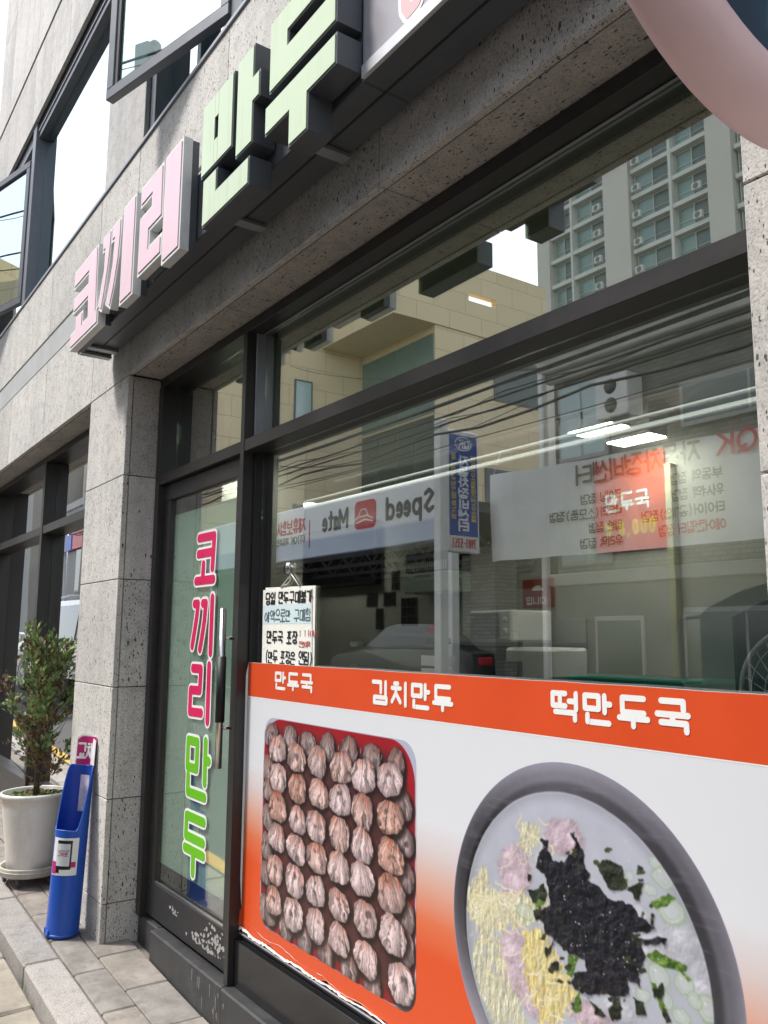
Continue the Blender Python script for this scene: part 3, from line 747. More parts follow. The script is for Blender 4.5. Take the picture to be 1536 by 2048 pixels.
# torn white lower lip
torn = mat('torn_paper', (.74, .68, .60), .8, 0, .15, 30); mb = MB()
up = []; lo = []
N = 90
for i in range(N+1):
    x = -3.462+1.25*i/N; wv = .013*math.exp(-i/45)
    z = .350-.012*min(1, i/22)+.003*math.sin(i*.37)+random.uniform(-.0022, .0022)
    up.append((x, z)); lo.append((x, z-max(.0015, wv*random.uniform(.35, 1.25))))
up[0] = (-3.464, .385); lo[0] = (-3.468, .372)
mb.v = []
for (x, z), (x2, z2) in zip(up, lo):
    mb.v += [(x, PY-.0022, z), (x2, PY-.0062-random.uniform(0, .003), z2)]
for i in range(N): mb.f.append([2*i, 2*i+1, 2*i+3, 2*i+2]); mb.mi.append(0); mb.sm.append(False)
mb.build('torn_edge', torn, poster)
mb = MB(); mb.v = []
for i in range(61):
    x = -3.40+1.35*i/60; z = .372-.0012*i*.6+.006*math.sin(i*.5)+random.uniform(-.003, .003); wd = random.uniform(.0008, .0035) if (i//7) % 3 else .0003
    mb.v += [(x, PY-.0009, z), (x, PY-.0009, z-wd)]
for i in range(60): mb.f.append([2*i, 2*i+1, 2*i+3, 2*i+2]); mb.mi.append(0); mb.sm.append(False)
mb.build('crease', torn, poster)
# peeled corner by the post
MB().add([(-3.410, PY-.001, .42), (-3.452, PY-.012, .405), (-3.470, PY-.020, .372), (-3.43, PY-.012, .352), (-3.395, PY-.002, .358)], [(0, 1, 2, 3, 4)]).build('peeled_corner', ORNG, poster)
MB().add([(-3.412, PY-.0008, pz1-.002), (-3.421, PY-.008, 1.38), (-3.423, PY-.009, 1.20), (-3.420, PY-.006, .9), (-3.424, PY-.008, .6), (-3.412, PY-.001, .42), (-3.4105, PY-.0004, .9)], [(0, 1, 2, 3, 4, 5, 6)]).build('curled_edge', WVIN, poster)
# headings
for args in (('만두국', -3.158, 1.344, .084, .062, .0125, .28), ('김치만두', -2.447, 1.333, .088, .070, .0145, .28), ('떡만두국', -1.606, 1.346, .083, .066, .0145, .33)):
    mb = MB(); text(mb, args[0], FS(PY), *args[1:], h0=.0006); mb.build('heading', WVIN, poster)

# photographs printed on the poster: painted here numerically, then laid on as flat prints
import numpy as np
RS = np.random.RandomState(4)
def patch_mat(name, stops, scale, detail=5, stretch=(1, 1, 1)):
    s = NT(name); return s.set(col=s.ramp(s.noise(s.obj(stretch), scale, detail, .68), stops), rough=.35)
def rrect(x0, z0, x1, z1, r, n=6):
    out = []
    for cx, cz, a in ((x1-r, z1-r, 0), (x0+r, z1-r, 90), (x0+r, z0+r, 180), (x1-r, z0+r, 270)):
        for k in range(n+1): t = R(a+90*k/n); out.append((cx+r*math.cos(t), cz+r*math.sin(t)))
    return out
def disc(cx, cz, r, n=64, rz=None): return [(cx+r*math.cos(6.28318*k/n), cz+(rz or r)*math.sin(6.28318*k/n)) for k in range(n)]
def sstep(a, b, x):
    t = np.clip((x-a)/(b-a), 0, 1); return t*t*(3-2*t)
class Print:
    def __init__(s, x0, x1, z0, z1, ppm):
        s.x0, s.x1, s.z0, s.z1 = x0, x1, z0, z1; s.W = int((x1-x0)*ppm); s.H = int((z1-z0)*ppm); s.ppm = ppm
        xs = x0+(np.arange(s.W)+.5)/ppm; zs = z0+(np.arange(s.H)+.5)/ppm
        s.X, s.Z = np.meshgrid(xs, zs); s.C = np.zeros((s.H, s.W, 3))
    def noise(s, cell, octv=4, seed=0, sx=1, sz=1):
        rs = np.random.RandomState(seed); out = np.zeros((s.H, s.W)); amp = 1; tot = 0
        for o in range(octv):
            u = (s.X-s.x0)/(cell*sx); v = (s.Z-s.z0)/(cell*sz)
            g = rs.rand(int(v.max())+3, int(u.max())+3)
            iu = u.astype(int); iv = v.astype(int); fu = u-iu; fv = v-iv; fu = fu*fu*(3-2*fu); fv = fv*fv*(3-2*fv)
            n = (g[iv, iu]*(1-fu)+g[iv, iu+1]*fu)*(1-fv)+(g[iv+1, iu]*(1-fu)+g[iv+1, iu+1]*fu)*fv
            out += n*amp; tot += amp; amp *= .55; cell /= 2
        return out/tot
    def win(s, cx, cz, r):
        i0 = max(0, int((cx-r-s.x0)*s.ppm)); i1 = min(s.W, int((cx+r-s.x0)*s.ppm)+2); j0 = max(0, int((cz-r-s.z0)*s.ppm)); j1 = min(s.H, int((cz+r-s.z0)*s.ppm)+2)
        return slice(j0, max(j0, j1)), slice(i0, max(i0, i1))
    def over(s, w_, a, col):
        a = np.asarray(a)[..., None]; s.C[w_] = s.C[w_]*(1-a)+np.asarray(col)*a
    def poly(s, pts, warp, blur=1):
        """soft mask of a polygon whose outline is warped by noise fields"""
        px = s.X+warp[0]; pz = s.Z+warp[1]; ins = np.zeros(s.X.shape, bool)
        for (xa, za), (xb, zb) in zip(pts, pts[1:]+pts[:1]):
            if za == zb: continue
            c = (za > pz) != (zb > pz); ins ^= c & (px < (xb-xa)*(pz-za)/(zb-za)+xa)
        return s.soft(ins.astype(float), blur)
    def soft(s, m, n):
        for _ in range(n):
            m = (m+np.roll(m, 1, 0)+np.roll(m, -1, 0))/3; m = (m+np.roll(m, 1, 1)+np.roll(m, -1, 1))/3
        return m
    def stroke(s, P, wd, col, al=1., shade=.25):
        for (xa, za), (xb, zb) in zip(P, P[1:]):
            r = wd*2.2+max(abs(xb-xa), abs(zb-za)); w_ = s.win((xa+xb)/2, (za+zb)/2, r)
            X, Z = s.X[w_], s.Z[w_]
            if X.size == 0: continue
            dx, dz = xb-xa, zb-za; L2 = dx*dx+dz*dz+1e-12
            t = np.clip(((X-xa)*dx+(Z-za)*dz)/L2, 0, 1); ex = X-xa-t*dx; ez = Z-za-t*dz; d = np.hypot(ex, ez)
            m = sstep(wd, wd*.35, d)*al; sh = 1+shade*np.clip((ez*.8-ex*.4)/wd, -1, 1)
            s.over(w_, m, np.asarray(col)*sh[..., None])
    def material(s, name, gain):
        for k in range(3): s.C[..., k] = s.C[..., k]*.35+s.soft(s.C[..., k], 1)*.65
        s.C = np.clip(s.C, 0, 1); lin = np.where(s.C < .04045, s.C/12.92, ((s.C+.055)/1.055)**2.4)*gain
        enc = np.where(lin < .0031308, lin*12.92, 1.055*np.clip(lin, 0, 1)**(1/2.4)-.055)
        im = bpy.data.images.new(name, s.W, s.H); px = np.ones((s.H, s.W, 4), np.float32); px[..., :3] = enc
        im.pixels.foreach_set(px.ravel()); im.update(); im.pack()
        n = NT(name); t = n.n('TexImage'); t.image = im; t.interpolation = 'Cubic'; uv = n.n('UVMap'); n.l(uv.outputs[0], t.inputs[0])
        return n.set(col=t.outputs[0], rough=.34, norm=n.bump(n.noise(n.obj(), 5, 3), .06, .02))
    def apply(s, poly, h, name, m):
        mb = MB().sheet(poly, FS(PY), h); mb.uv = [((x-s.x0)/(s.x1-s.x0), (z-s.z0)/(s.z1-s.z0)) for x, z in poly]
        return mb.build(name, m, poster, flip=False)
Z7 = lambda a, b: at(470+a/2.814, 1320+b/2.814, PY)
Z8 = lambda a, b: at(880+a/2.3415, 1350+b/2.3415, PY)
# --- tray of kimchi dumplings
tp = Print(-3.25, -2.195, .398, 1.226, 760)
n_big = tp.noise(.25, 4, 1); n_f = tp.noise(.02, 4, 2)
tp.C[:] = np.array([.74, .75, .84])
def rr_sd(P, x0, z0, x1, z1, r):
    cx, cz = (x0+x1)/2, (z0+z1)/2; qx = np.abs(P.X-cx)-(x1-x0)/2+r; qz = np.abs(P.Z-cz)-(z1-z0)/2+r
    return np.hypot(np.maximum(qx, 0), np.maximum(qz, 0))+np.minimum(np.maximum(qx, qz), 0)-r
d = rr_sd(tp, -3.240, .404, -2.207, 1.219, .135)
tp.over(slice(None), sstep(.002, -.002, d), np.array([.62, .10, .14])*(.85+.3*n_big)[..., None])
d2 = rr_sd(tp, -3.205, .435, -2.255, 1.172, .10)
tp.over(slice(None), sstep(.03, -.04, d2)*.95, np.stack([.26+.10*n_f, .13+.10*n_f, .13+.10*n_f], -1))
spk = tp.noise(.006, 2, 9); tp.over(slice(None), sstep(.80, .90, spk)*sstep(.0, -.03, d2)*.55, np.array([.62, .56, .56]))
def paint_dumpling(cx, cz, rx, rz, dark, brown, seed):
    rs = np.random.RandomState(seed); tilt = rs.uniform(-.22, .22)
    w_ = tp.win(cx, cz, max(rx, rz)*1.7); X, Z = tp.X[w_]-cx, tp.Z[w_]-cz
    # contact shadow, lower right
    q = np.hypot((X-.009)/(rx*1.12), (Z+.010)/(rz*1.12)); tp.over(w_, sstep(1.18, .82, q)*.80, np.array([.10, .05, .05]))
    u = (X*math.cos(tilt)+Z*math.sin(tilt))/rx; v = (-X*math.sin(tilt)+Z*math.cos(tilt))/rz
    th = np.arctan2(v, u)
    taper = 1-.10*np.clip(v, -1, 1); uu = u/taper
    p = 2.5; r = (np.abs(uu)**p+np.abs(v)**p)**(1/p)
    r = r*(1+.045*np.sin(3*th+rs.uniform(0, 6))+.03*np.sin(7*th+rs.uniform(0, 6))+.018*np.sin(13*th+rs.uniform(0, 6)))
    m = sstep(1.0, .93, r)
    # pleats running down from the pinch at the top
    pu, pv = rs.uniform(-.3, .3), rs.uniform(1.35, 2.1)
    ang = np.arctan2(uu-pu, pv+.25-v); dist = np.hypot(uu-pu, pv-v)
    tab = rs.rand(64); tab2 = rs.rand(128)
    def n1(x, t): x = (x % 1)*len(t); i = x.astype(int) % len(t); f = x-np.floor(x); f = f*f*(3-2*f); return t[i]*(1-f)+t[(i+1) % len(t)]*f
    nf = n_f[w_]-.5
    pl = n1(ang*.16+.5+.006*np.sin(dist*4+rs.uniform(0, 6))+nf*.045, tab)*.6+n1(ang*.30+.5+nf*.05, tab2)*.4
    pl2 = n1(ang*.16+.5+.012+.006*np.sin(dist*4)+nf*.045, tab)*.6+n1(ang*.30+.5+.008+nf*.05, tab2)*.4
    fade = sstep(.3, .9, dist)*sstep(3.6, 2.2, dist)
    dome = np.sqrt(np.clip(1-r*r, 0, 1))
    sh = .60+.40*dome+.12*(v*.6-uu*.45)+(pl-.5)*.36*fade+(pl-pl2)*.55*fade+nf*.42
    sh = sh*(.72 if dark else 1)
    base = np.array([.88, .785, .79])*(1-brown)+np.array([.78, .58, .50])*brown
    col = base*np.clip(sh, .08, 1.25)[..., None]
    bt = sstep(.15, 1.0, v+nf*2.2+rs.uniform(-.25, .25))*(.35+.5*brown)*m
    col = col*(1-bt[..., None])+col*np.array([.80, .48, .34])*bt[..., None]
    gl = sstep(.70, .92, pl+nf*.9)*sstep(.9, .4, r)*(.5 if not dark else .2)
    col = col*(1-gl[..., None])+np.array([.93, .88, .90])*gl[..., None]
    if rs.rand() < .45:       # filling showing through the skin
        fx, fz = rs.uniform(-.3, .3), rs.uniform(-.1, .5); g = sstep(.30, .05, np.hypot((uu-fx)/1.0, (v-fz)/.8)+nf*.6)*.55
        col = col*(1-g[..., None])+np.array([.22, .15, .16])*g[..., None]
    tp.over(w_, m, col)
back = [(208, 425), (310, 440), (410, 470), (520, 490), (640, 515), (770, 545), (905, 590), (190, 610), (188, 730), (186, 880), (180, 1045), (172, 1195), (165, 1390),
        (940, 820), (950, 1020), (952, 1220), (955, 1440), (955, 1620), (200, 1425), (285, 1500), (390, 1572), (510, 1642), (640, 1732), (772, 1815)]
front = [(240, 500), (347, 548), (465, 570), (597, 605), (722, 650), (870, 670), (243, 662), (352, 722), (468, 752), (590, 785), (715, 848), (870, 885),
         (240, 825), (350, 900), (458, 937), (587, 980), (718, 1045), (876, 1105), (232, 995), (342, 1062), (458, 1112), (580, 1168), (715, 1232), (872, 1312),
         (228, 1180), (333, 1242), (455, 1300), (585, 1378), (728, 1452), (882, 1545), (215, 1352), (328, 1432), (455, 1492), (585, 1572), (738, 1682), (928, 1815)]
for k, (a, b) in enumerate(back):
    x, z = Z7(a, b); paint_dumpling(x, z, .052+RS.uniform(-.004, .005), .050+RS.uniform(-.004, .006), True, .2*RS.rand(), 100+k)
for k, (a, b) in enumerate(front):
    x, z = Z7(a, b); paint_dumpling(x+RS.uniform(-.004, .004), z, .072+RS.uniform(-.006, .006), .057+RS.uniform(-.004, .006), False, RS.choice([.02, .12, .35, .7], p=[.4, .3, .2, .1]), 200+k)
for k in range(18):
    x = -3.12+.145*(k % 6)+RS.uniform(-.02, .02); z = 1.145-.005*(k//6)+RS.uniform(-.02, .01); tp.stroke([(x, z), (x+.004, z+.016)], .002, (.9, .85, .85), .8)
tp.apply(rrect(-3.245, .402, -2.200, 1.222, .075), .0005, 'tray_photo', tp.material('tray_photo_print', .80))
# --- bowl of rice cake and dumpling soup
bcx, bcz = -1.553, .770
bp = Print(-2.03, -1.075, .337, 1.246, 760)
n1_, n2_, n3_ = bp.noise(.22, 4, 11), bp.noise(.05, 4, 12), bp.noise(.012, 3, 13)
rad_ = np.hypot(bp.X-bcx, bp.Z-bcz); thb = np.arctan2(bp.Z-bcz, bp.X-bcx)
bp.C[:] = np.array([.62, .62, .74])
ring = .42+.10*np.cos(2*thb-2.2)+.09*np.cos(3*thb+.6)+.06*(n1_-.5)+.10*sstep(.43, .466, rad_)-.16*sstep(.425, .405, rad_)+.03*(n3_-.5)
bp.over(slice(None), sstep(.4640, .4610, rad_), np.stack([ring*1.0, ring*.98, ring*1.07], -1))
streak = sstep(.62, .75, bp.noise(.03, 3, 14, 3, .4))*sstep(.46, .44, rad_)*.18; bp.over(slice(None), streak, np.array([.62, .60, .68]))
sx, sz = bcx-.010, bcz-.010; rb = np.hypot(bp.X-sx, (bp.Z-sz)); inb = sstep(.402, .396, rb+.004*(n2_-.5))
br_ = .77+.12*(n1_-.5)+.06*(n2_-.5)-.10*sstep(.36, .40, rb)+.05*(bp.Z-bcz)
bp.over(slice(None), inb, np.stack([br_*.97, br_*.99, br_*1.055+.02*(bp.Z-bcz)], -1))
bp.over(slice(None), inb*sstep(.004, -.004, np.abs(rb-.397)-.001)*.6, np.array([.86, .88, .93]))
def warp(k, amp): return ((bp.noise(.02, 4, k)-.5)*amp, (bp.noise(.02, 4, k+50)-.5)*amp)
def relief(seed, cell, sx_=1, sz_=1):
    n = bp.noise(cell, 4, seed, sx_, sz_); return n, (n-np.roll(np.roll(n, 2, 0), -2, 1))
def lump(cx, cy, rx, ry, col, seed, al=.9, a=0, rough=.03):
    x, z = Z8(cx, cy); x2, _ = Z8(cx+rx, cy); _, z2 = Z8(cx, cy-ry); qx, qz = abs(x2-x), abs(z2-z)
    X, Z = bp.X-x+(bp.noise(.05, 3, seed)-.5)*rough, bp.Z-z+(bp.noise(.05, 3, seed+1)-.5)*rough
    u, v = X/qx, Z/qz; u, v = u*math.cos(a)-v*math.sin(a), u*math.sin(a)+v*math.cos(a)
    r = np.hypot(u, v); n, e = relief(seed+2, .03); dome = np.sqrt(np.clip(1-r*r, 0, 1))
    sh = .74+.24*dome+.12*(v*.5-u*.5)+e*1.0+(n-.5)*.30
    m = sstep(1.04, .80, r)*al*inb; bp.over(slice(None), m, np.asarray(col)*sh[..., None])
    gl = sstep(.66, .78, n)*sstep(.8, .3, r)*.5*inb; bp.over(slice(None), gl, np.array([.93, .91, .95]))
for k, q in enumerate(((350, 930, 90, 140, .1), (575, 765, 105, 105, 0), (345, 1350, 78, 190, -.35), (440, 1510, 80, 110, -.3), (700, 1600, 120, 80, 0), (1000, 1260, 120, 90, 0), (1120, 1250, 110, 120, 0), (1230, 1440, 80, 110, 0), (840, 1570, 80, 80, 0), (930, 1120, 60, 60, 0))):
    lump(*q[:4], (.86, .76, .81) if k < 5 else (.84, .84, .88), 300+7*k, .88 if k < 5 else .55, q[4])
def egg(pts, col, seed):
    m = bp.poly([Z8(*p) for p in pts], warp(seed, .045), 2)*inb; n, e = relief(seed+3, .018, .6, 1.6)
    bp.over(slice(None), m*.92*sstep(.25, .5, n+.1), np.asarray(col)*(.78+.25*n+e*1.1)[..., None])
egg([(150, 950), (220, 900), (230, 1010), (330, 1050), (480, 1020), (520, 1080), (420, 1180), (300, 1170), (200, 1240), (170, 1170), (130, 1090)], (.93, .90, .74), 400)
egg([(150, 1240), (260, 1190), (290, 1300), (330, 1450), (420, 1634), (250, 1634), (190, 1500), (150, 1350)], (.91, .90, .78), 410)
egg([(390, 1190), (490, 1200), (560, 1330), (620, 1450), (560, 1634), (470, 1634), (420, 1480), (380, 1330)], (.96, .88, .58), 420)
egg([(380, 700), (460, 690), (470, 790), (430, 840), (370, 790)], (.92, .90, .76), 430); egg([(480, 1430), (600, 1400), (640, 1500), (560, 1600), (470, 1560)], (.95, .88, .60), 440)
rr = random.Random(8)
for i in range(260):
    gx, gy, sx2, sy2 = rr.choice([(170, 1010, 40, 60), (300, 1100, 80, 50), (480, 1330, 60, 120), (240, 1350, 50, 130), (420, 760, 40, 50), (540, 1500, 50, 80), (180, 1060, 40, 40), (330, 1030, 60, 30)])
    a0, b0 = gx+rr.gauss(0, sx2), gy+rr.gauss(0, sy2); a = rr.uniform(.8, 2.3); P = []
    for k in range(7):
        P.append(Z8(a0, b0)); a += rr.gauss(0, .5); a0 += 12*math.cos(a); b0 += 12*math.sin(a)
    P = [p for p in P if math.hypot(p[0]-sx, p[1]-sz) < .39]
    c0 = rr.choice([(.94, .91, .77), (.95, .90, .66), (.90, .87, .76), (.82, .78, .66), (.97, .96, .90)])
    if len(P) > 1: bp.stroke(P, rr.uniform(.0022, .0045), c0, rr.uniform(.25, .7), .18)
for k, (cx, cy, rx, ry) in enumerate(((1045, 945, 55, 60), (980, 1005, 38, 30), (1080, 1110, 70, 62), (890, 945, 22, 25), (1025, 1410, 55, 60), (1140, 1445, 45, 55), (400, 1110, 42, 40), (1050, 1520, 40, 45), (1130, 1600, 45, 40), (660, 1250, 35, 60), (1260, 1570, 60, 70), (950, 1500, 40, 38), (1010, 880, 30, 26), (1190, 1530, 36, 40))):
    x, z = Z8(cx, cy); qx, qz = abs(Z8(cx+rx, cy)[0]-x), abs(Z8(cx, cy-ry)[1]-z)
    wx, wz = warp(500+k, .012); r = np.hypot((bp.X-x+wx)/qx, (bp.Z-z+wz)/qz)
    bp.over(slice(None), sstep(1.15, .75, r)*.55*inb, np.stack([.76+.12*n2_, .81+.1*n2_, .78+.12*n2_], -1))
    for rr_, al in ((.92, .55), (.58, .22)): bp.over(slice(None), sstep(.20, .0, np.abs(r-rr_))*al*inb*(.4+n2_), np.array([.58, .68, .52]))
    bp.over(slice(None), sstep(.2, .0, np.hypot((bp.X-x)/qx+.3, (bp.Z-z)/qz-.35))*.6*inb, np.array([.96, .97, .97]))
def green(pts, seed):
    m = bp.poly([Z8(*p) for p in pts], warp(seed, .010), 1)*inb; n, e = relief(seed+3, .02)
    bp.over(slice(None), m*.95, np.stack([.20+.26*n+e, .32+.28*n+e, .10+.18*n+e*.6], -1))
for k, pts in enumerate(([(985, 1070), (1070, 1025), (1110, 1050), (1010, 1105)], [(960, 1320), (1010, 1290), (1160, 1370), (1150, 1395), (1050, 1370)], [(600, 1300), (660, 1290), (620, 1420), (590, 1400)], [(610, 1560), (650, 1480), (665, 1570), (640, 1590)], [(850, 960), (880, 960), (870, 1010), (830, 1010)], [(440, 1050), (500, 1020), (490, 1075), (450, 1090)], [(1090, 1340), (1180, 1430), (1160, 1440)], [(985, 1440), (1010, 1450), (1075, 1600), (1050, 1610)])): green(pts, 600+9*k)
SW = ([(600, 735), (625, 740), (660, 800), (680, 900), (705, 940), (690, 960), (760, 1010), (800, 1050), (860, 1060), (905, 1100), (960, 1140), (1005, 1190), (960, 1200), (900, 1205), (930, 1260), (965, 1330), (930, 1390), (935, 1450), (880, 1430), (890, 1500), (820, 1520), (760, 1490), (700, 1510), (640, 1480), (610, 1440), (630, 1400), (690, 1390), (680, 1330), (600, 1310), (570, 1260), (490, 1210), (470, 1110), (510, 1080), (500, 960), (455, 900), (480, 810), (510, 840), (540, 880), (590, 870), (630, 820), (640, 790)],
      [(735, 885), (800, 870), (860, 910), (870, 990), (830, 1010), (790, 1000), (760, 950)], [(890, 985), (950, 970), (940, 1065), (900, 1050)], [(470, 770), (510, 780), (500, 815), (475, 800)], [(410, 1010), (490, 980), (500, 1050), (440, 1060)], [(945, 1235), (1060, 1230), (1055, 1262), (970, 1275)],
      [(990, 1130), (1005, 1120), (1008, 1190), (985, 1180)], [(990, 1460), (1050, 1460), (1045, 1520), (1000, 1515)], [(520, 1340), (555, 1340), (550, 1375), (525, 1380)], [(485, 1290), (540, 1230), (500, 1320)], [(410, 930), (430, 940), (430, 970), (412, 970)], [(700, 1520), (750, 1560), (780, 1610), (740, 1600)],
      [(790, 1550), (840, 1500), (850, 1610), (810, 1634)], [(905, 1510), (960, 1540), (970, 1600), (920, 1590)], [(1035, 1530), (1075, 1610), (1060, 1630), (1040, 1590)], [(440, 1110), (470, 1080), (480, 1150), (450, 1150)], [(900, 1220), (960, 1240), (930, 1290)])
for k, pts in enumerate(SW):
    P = [Z8(*p) for p in pts]; wv = warp(700+k, .022)
    bp.over(slice(None), bp.poly(P, (wv[0]-.003, wv[1]+.004), 4)*.45*inb, np.array([.30, .28, .30]))
    n, e = relief(760+k, .016); g_ = .0 if k in (0, 3, 5, 8) else .07
    tone = .11+.16*(n-.45)+e*.6
    bp.over(slice(None), bp.poly(P, wv, 1)*.97*inb, np.clip(np.stack([tone+g_*.7, tone+g_, tone+.03-g_*.1], -1), .03, 1))
for k in range(46):        # loose flakes round the heap of seaweed
    a0 = rr.uniform(0, 6.283); d0 = rr.uniform(.75, 1.25); cx, cy = 740+d0*math.cos(a0)*215, 1180+d0*math.sin(a0)*330; q = rr.uniform(7, 24)
    P = [Z8(cx+q*rr.uniform(.5, 1.4)*math.cos(t+.3), cy+q*rr.uniform(.4, 1.2)*math.sin(t)) for t in (0, 1.1, 2.1, 3.2, 4.2, 5.3)]
    if max(math.hypot(p[0]-sx, p[1]-sz) for p in P) > .37: continue
    x, z = Z8(cx, cy); w_ = bp.win(x, z, .045); X, Z = bp.X[w_]+(n3_[w_]-.5)*.012, bp.Z[w_]+(n2_[w_]-.5)*.012; ins = np.zeros(X.shape, bool)
    for (xa, za), (xb, zb) in zip(P, P[1:]+P[:1]):
        if abs(za-zb) > 1e-9: ins ^= ((za > Z) != (zb > Z)) & (X < (xb-xa)*(Z-za)/(zb-za)+xa)
    g_ = rr.choice((0, .05, .12)); bp.over(w_, bp.soft(ins.astype(float), 1)*.92, np.stack([.10+g_*.7+.1*n3_[w_], .11+g_+.1*n3_[w_], .11+.08*n3_[w_]], -1))
for i in range(150):
    x, z = Z8(rr.gauss(740, 170), rr.gauss(1180, 220)); r_ = rr.uniform(.0010, .0030); w_ = bp.win(x, z, r_*2)
    if bp.X[w_].size and math.hypot(x-sx, z-sz) < .38: bp.over(w_, sstep(1.3, .5, np.hypot((bp.X[w_]-x)/r_, (bp.Z[w_]-z)/r_))*rr.uniform(.3, .85), np.array([.88, .87, .92]))
bowl_poly = [(x, max(.339, z)) for x, z in disc(bcx, bcz, .4655, 96)]
bp.apply(bowl_poly, .0005, 'bowl_photo', bp.material('bowl_photo_print', .80))

# ------------------------------------------------------------------ handwritten paper notice hung from a suction hook
NY = .2625
note = thing('paper_notice', 'handwritten white paper notice hanging inside the window above the poster', 'notice', (-3.12, NY, 1.60))
PAP = mat('paper', (.80, .80, .74), .8, 0, .06, 4); PAPB = mat('pale_blue_paper', (.60, .72, .74), .8, 0, .06, 4)
nfr = FS(NY)
MB().prism([(-3.335, 1.766), (-2.905, 1.756), (-2.905, 1.40), (-3.335, 1.40)], FS(NY+.003), -.001, 0).build('back_sheet', PAP, note)
MB().prism([(-3.352, 1.756), (-2.928, 1.748), (-2.918, 1.39), (-3.345, 1.39)], nfr, -.001, .0).build('front_sheet', PAP, note)
MB().sheet([(-3.348, 1.690), (-2.930, 1.686), (-2.928, 1.605), (-3.346, 1.608)], nfr, .0006).build('blue_strip', PAPB, note)
INK = mat('black_marker', (.012, .012, .014), .6, 0, .1); INKB = mat('faded_blue_marker', (.10, .16, .19), .6, 0, .2); INKR = mat('red_marker', (.50, .10, .10), .6, 0, .2)
mb = MB(); text(mb, '당일 만두구매불가', nfr, -3.325, 1.692, .0400, .046, .0062, .19, .05, h0=.0012, n=2, slant=.08)
text(mb, '만두국 포장', nfr, -3.305, 1.528, .042, .048, .0064, .20, .05, h0=.0012, n=2, slant=.08)
text(mb, '(만두 포장은 안됨)', nfr, -3.318, 1.444, .039, .048, .0055, .12, .05, h0=.0012, n=2, slant=.08)
mb.build('black_writing', INK, note)
mb = MB(); text(mb, '예약으로만 구매함', nfr, -3.328, 1.618, .0400, .046, .0046, .18, .05, h0=.0012, n=2, slant=.08); mb.build('blue_writing', INKB, note)
mb = MB(); text(mb, '1/1 (4개)', nfr, -3.02, 1.555, .020, .024, .0024, .15, .06, h0=.0012, n=2); text(mb, '전화예약', nfr, -3.02, 1.513, .020, .022, .0024, .15, .06, h0=.0012, n=2); mb.build('red_writing', INKR, note)
MB().lathe([(.0, -.012), (.022, -.010), (.026, 0), (.012, .004), (.010, .012), (0, .014)], (-3.125, NY-.002, 1.838), 20, 'y').build('suction_hook', STEEL, note)
cordm = mat('white_cord', (.62, .60, .54), .8, 0, .1)
for pts in ([(-3.125, NY, 1.825), (-3.10, NY, 1.812), (-3.19, NY, 1.76)], [(-3.11, NY, 1.818), (-3.07, NY, 1.79), (-3.025, NY, 1.755)], [(-3.115, NY, 1.815), (-3.105, NY, 1.785), (-3.13, NY, 1.772), (-3.165, NY, 1.768)]):
    MB().tube(pts, .0028, 6).build('string', cordm, note)

# ------------------------------------------------------------------ newspaper stand leaning on the pillar
ns = thing('newspaper_stand', 'blue plastic free newspaper stand with pink header leaning on the stone pillar', 'newspaper stand', (-4.775, -.122, gz(-4.775)+.003))
ns.rotation_mode = 'XYZ'; ns.rotation_euler = (0, 0, 0); ns.matrix_world = Matrix.Translation(ns.location) @ Matrix.Rotation(R(-2.2), 4, 'X') @ Matrix.Rotation(R(34), 4, 'Z')
BLUE = mat('blue_plastic', (.012, .085, .46), .34, 0, .08, 5, .05, 40, spec=.5)
BLUEI = mat('inner_blue_plastic', (.010, .055, .36), .5, 0, .08, 5)
rad = .083
def sh(t):          # rim height round the tube, t=0 towards the street
    a = abs((t+math.pi) % (2*math.pi)-math.pi)/math.pi
    e = max(0, min(1, (a-.30)/.34)); e = e*e*(3-2*e)
    return .515+.335*e+.012*math.cos(a*3.14)
def tubewall(r, flip, zoff=0):
    mb = MB(); n = 56; m = 10
    for k in range(n):
        t = 2*math.pi*k/n; H = sh(t)-zoff
        for j in range(m+1):
            mb.v.append((r*math.sin(t), -r*math.cos(t), H*j/m))
    for k in range(n):
        k2 = (k+1) % n
        for j in range(m):
            q = [k*(m+1)+j, k2*(m+1)+j, k2*(m+1)+j+1, k*(m+1)+j+1]; mb.f.append(q if not flip else q[::-1]); mb.mi.append(0); mb.sm.append(True)
    return mb
tubewall(rad, False).build('tube', BLUE, ns, True, False); tubewall(rad-.004, True, .0).build('inner_tube', BLUEI, ns, True, False)
MB().tube([(( rad-.002)*math.sin(t), -(rad-.002)*math.cos(t), sh(t)) for t in [2*math.pi*k/56 for k in range(56)]], .0028, 6, close=True).build('rim', mat('bright_blue_edge', (.05, .16, .62), .35, 0, .05), ns, True)
MB().lathe([(0, .02), (rad-.005, .02), (rad-.005, .0), (rad+.002, -.001), (rad+.003, .012), (rad, .014)], (0, 0, 0), 40).build('foot', BLUE, ns, True)
for t in (-.25, -.95):
    MB().tube([(rad*1.01*math.sin(t), -rad*1.01*math.cos(t), .002), (rad*1.03*math.sin(t), -rad*1.03*math.cos(t), .035)], .006, 6).build('clip', BLUE, ns, True)
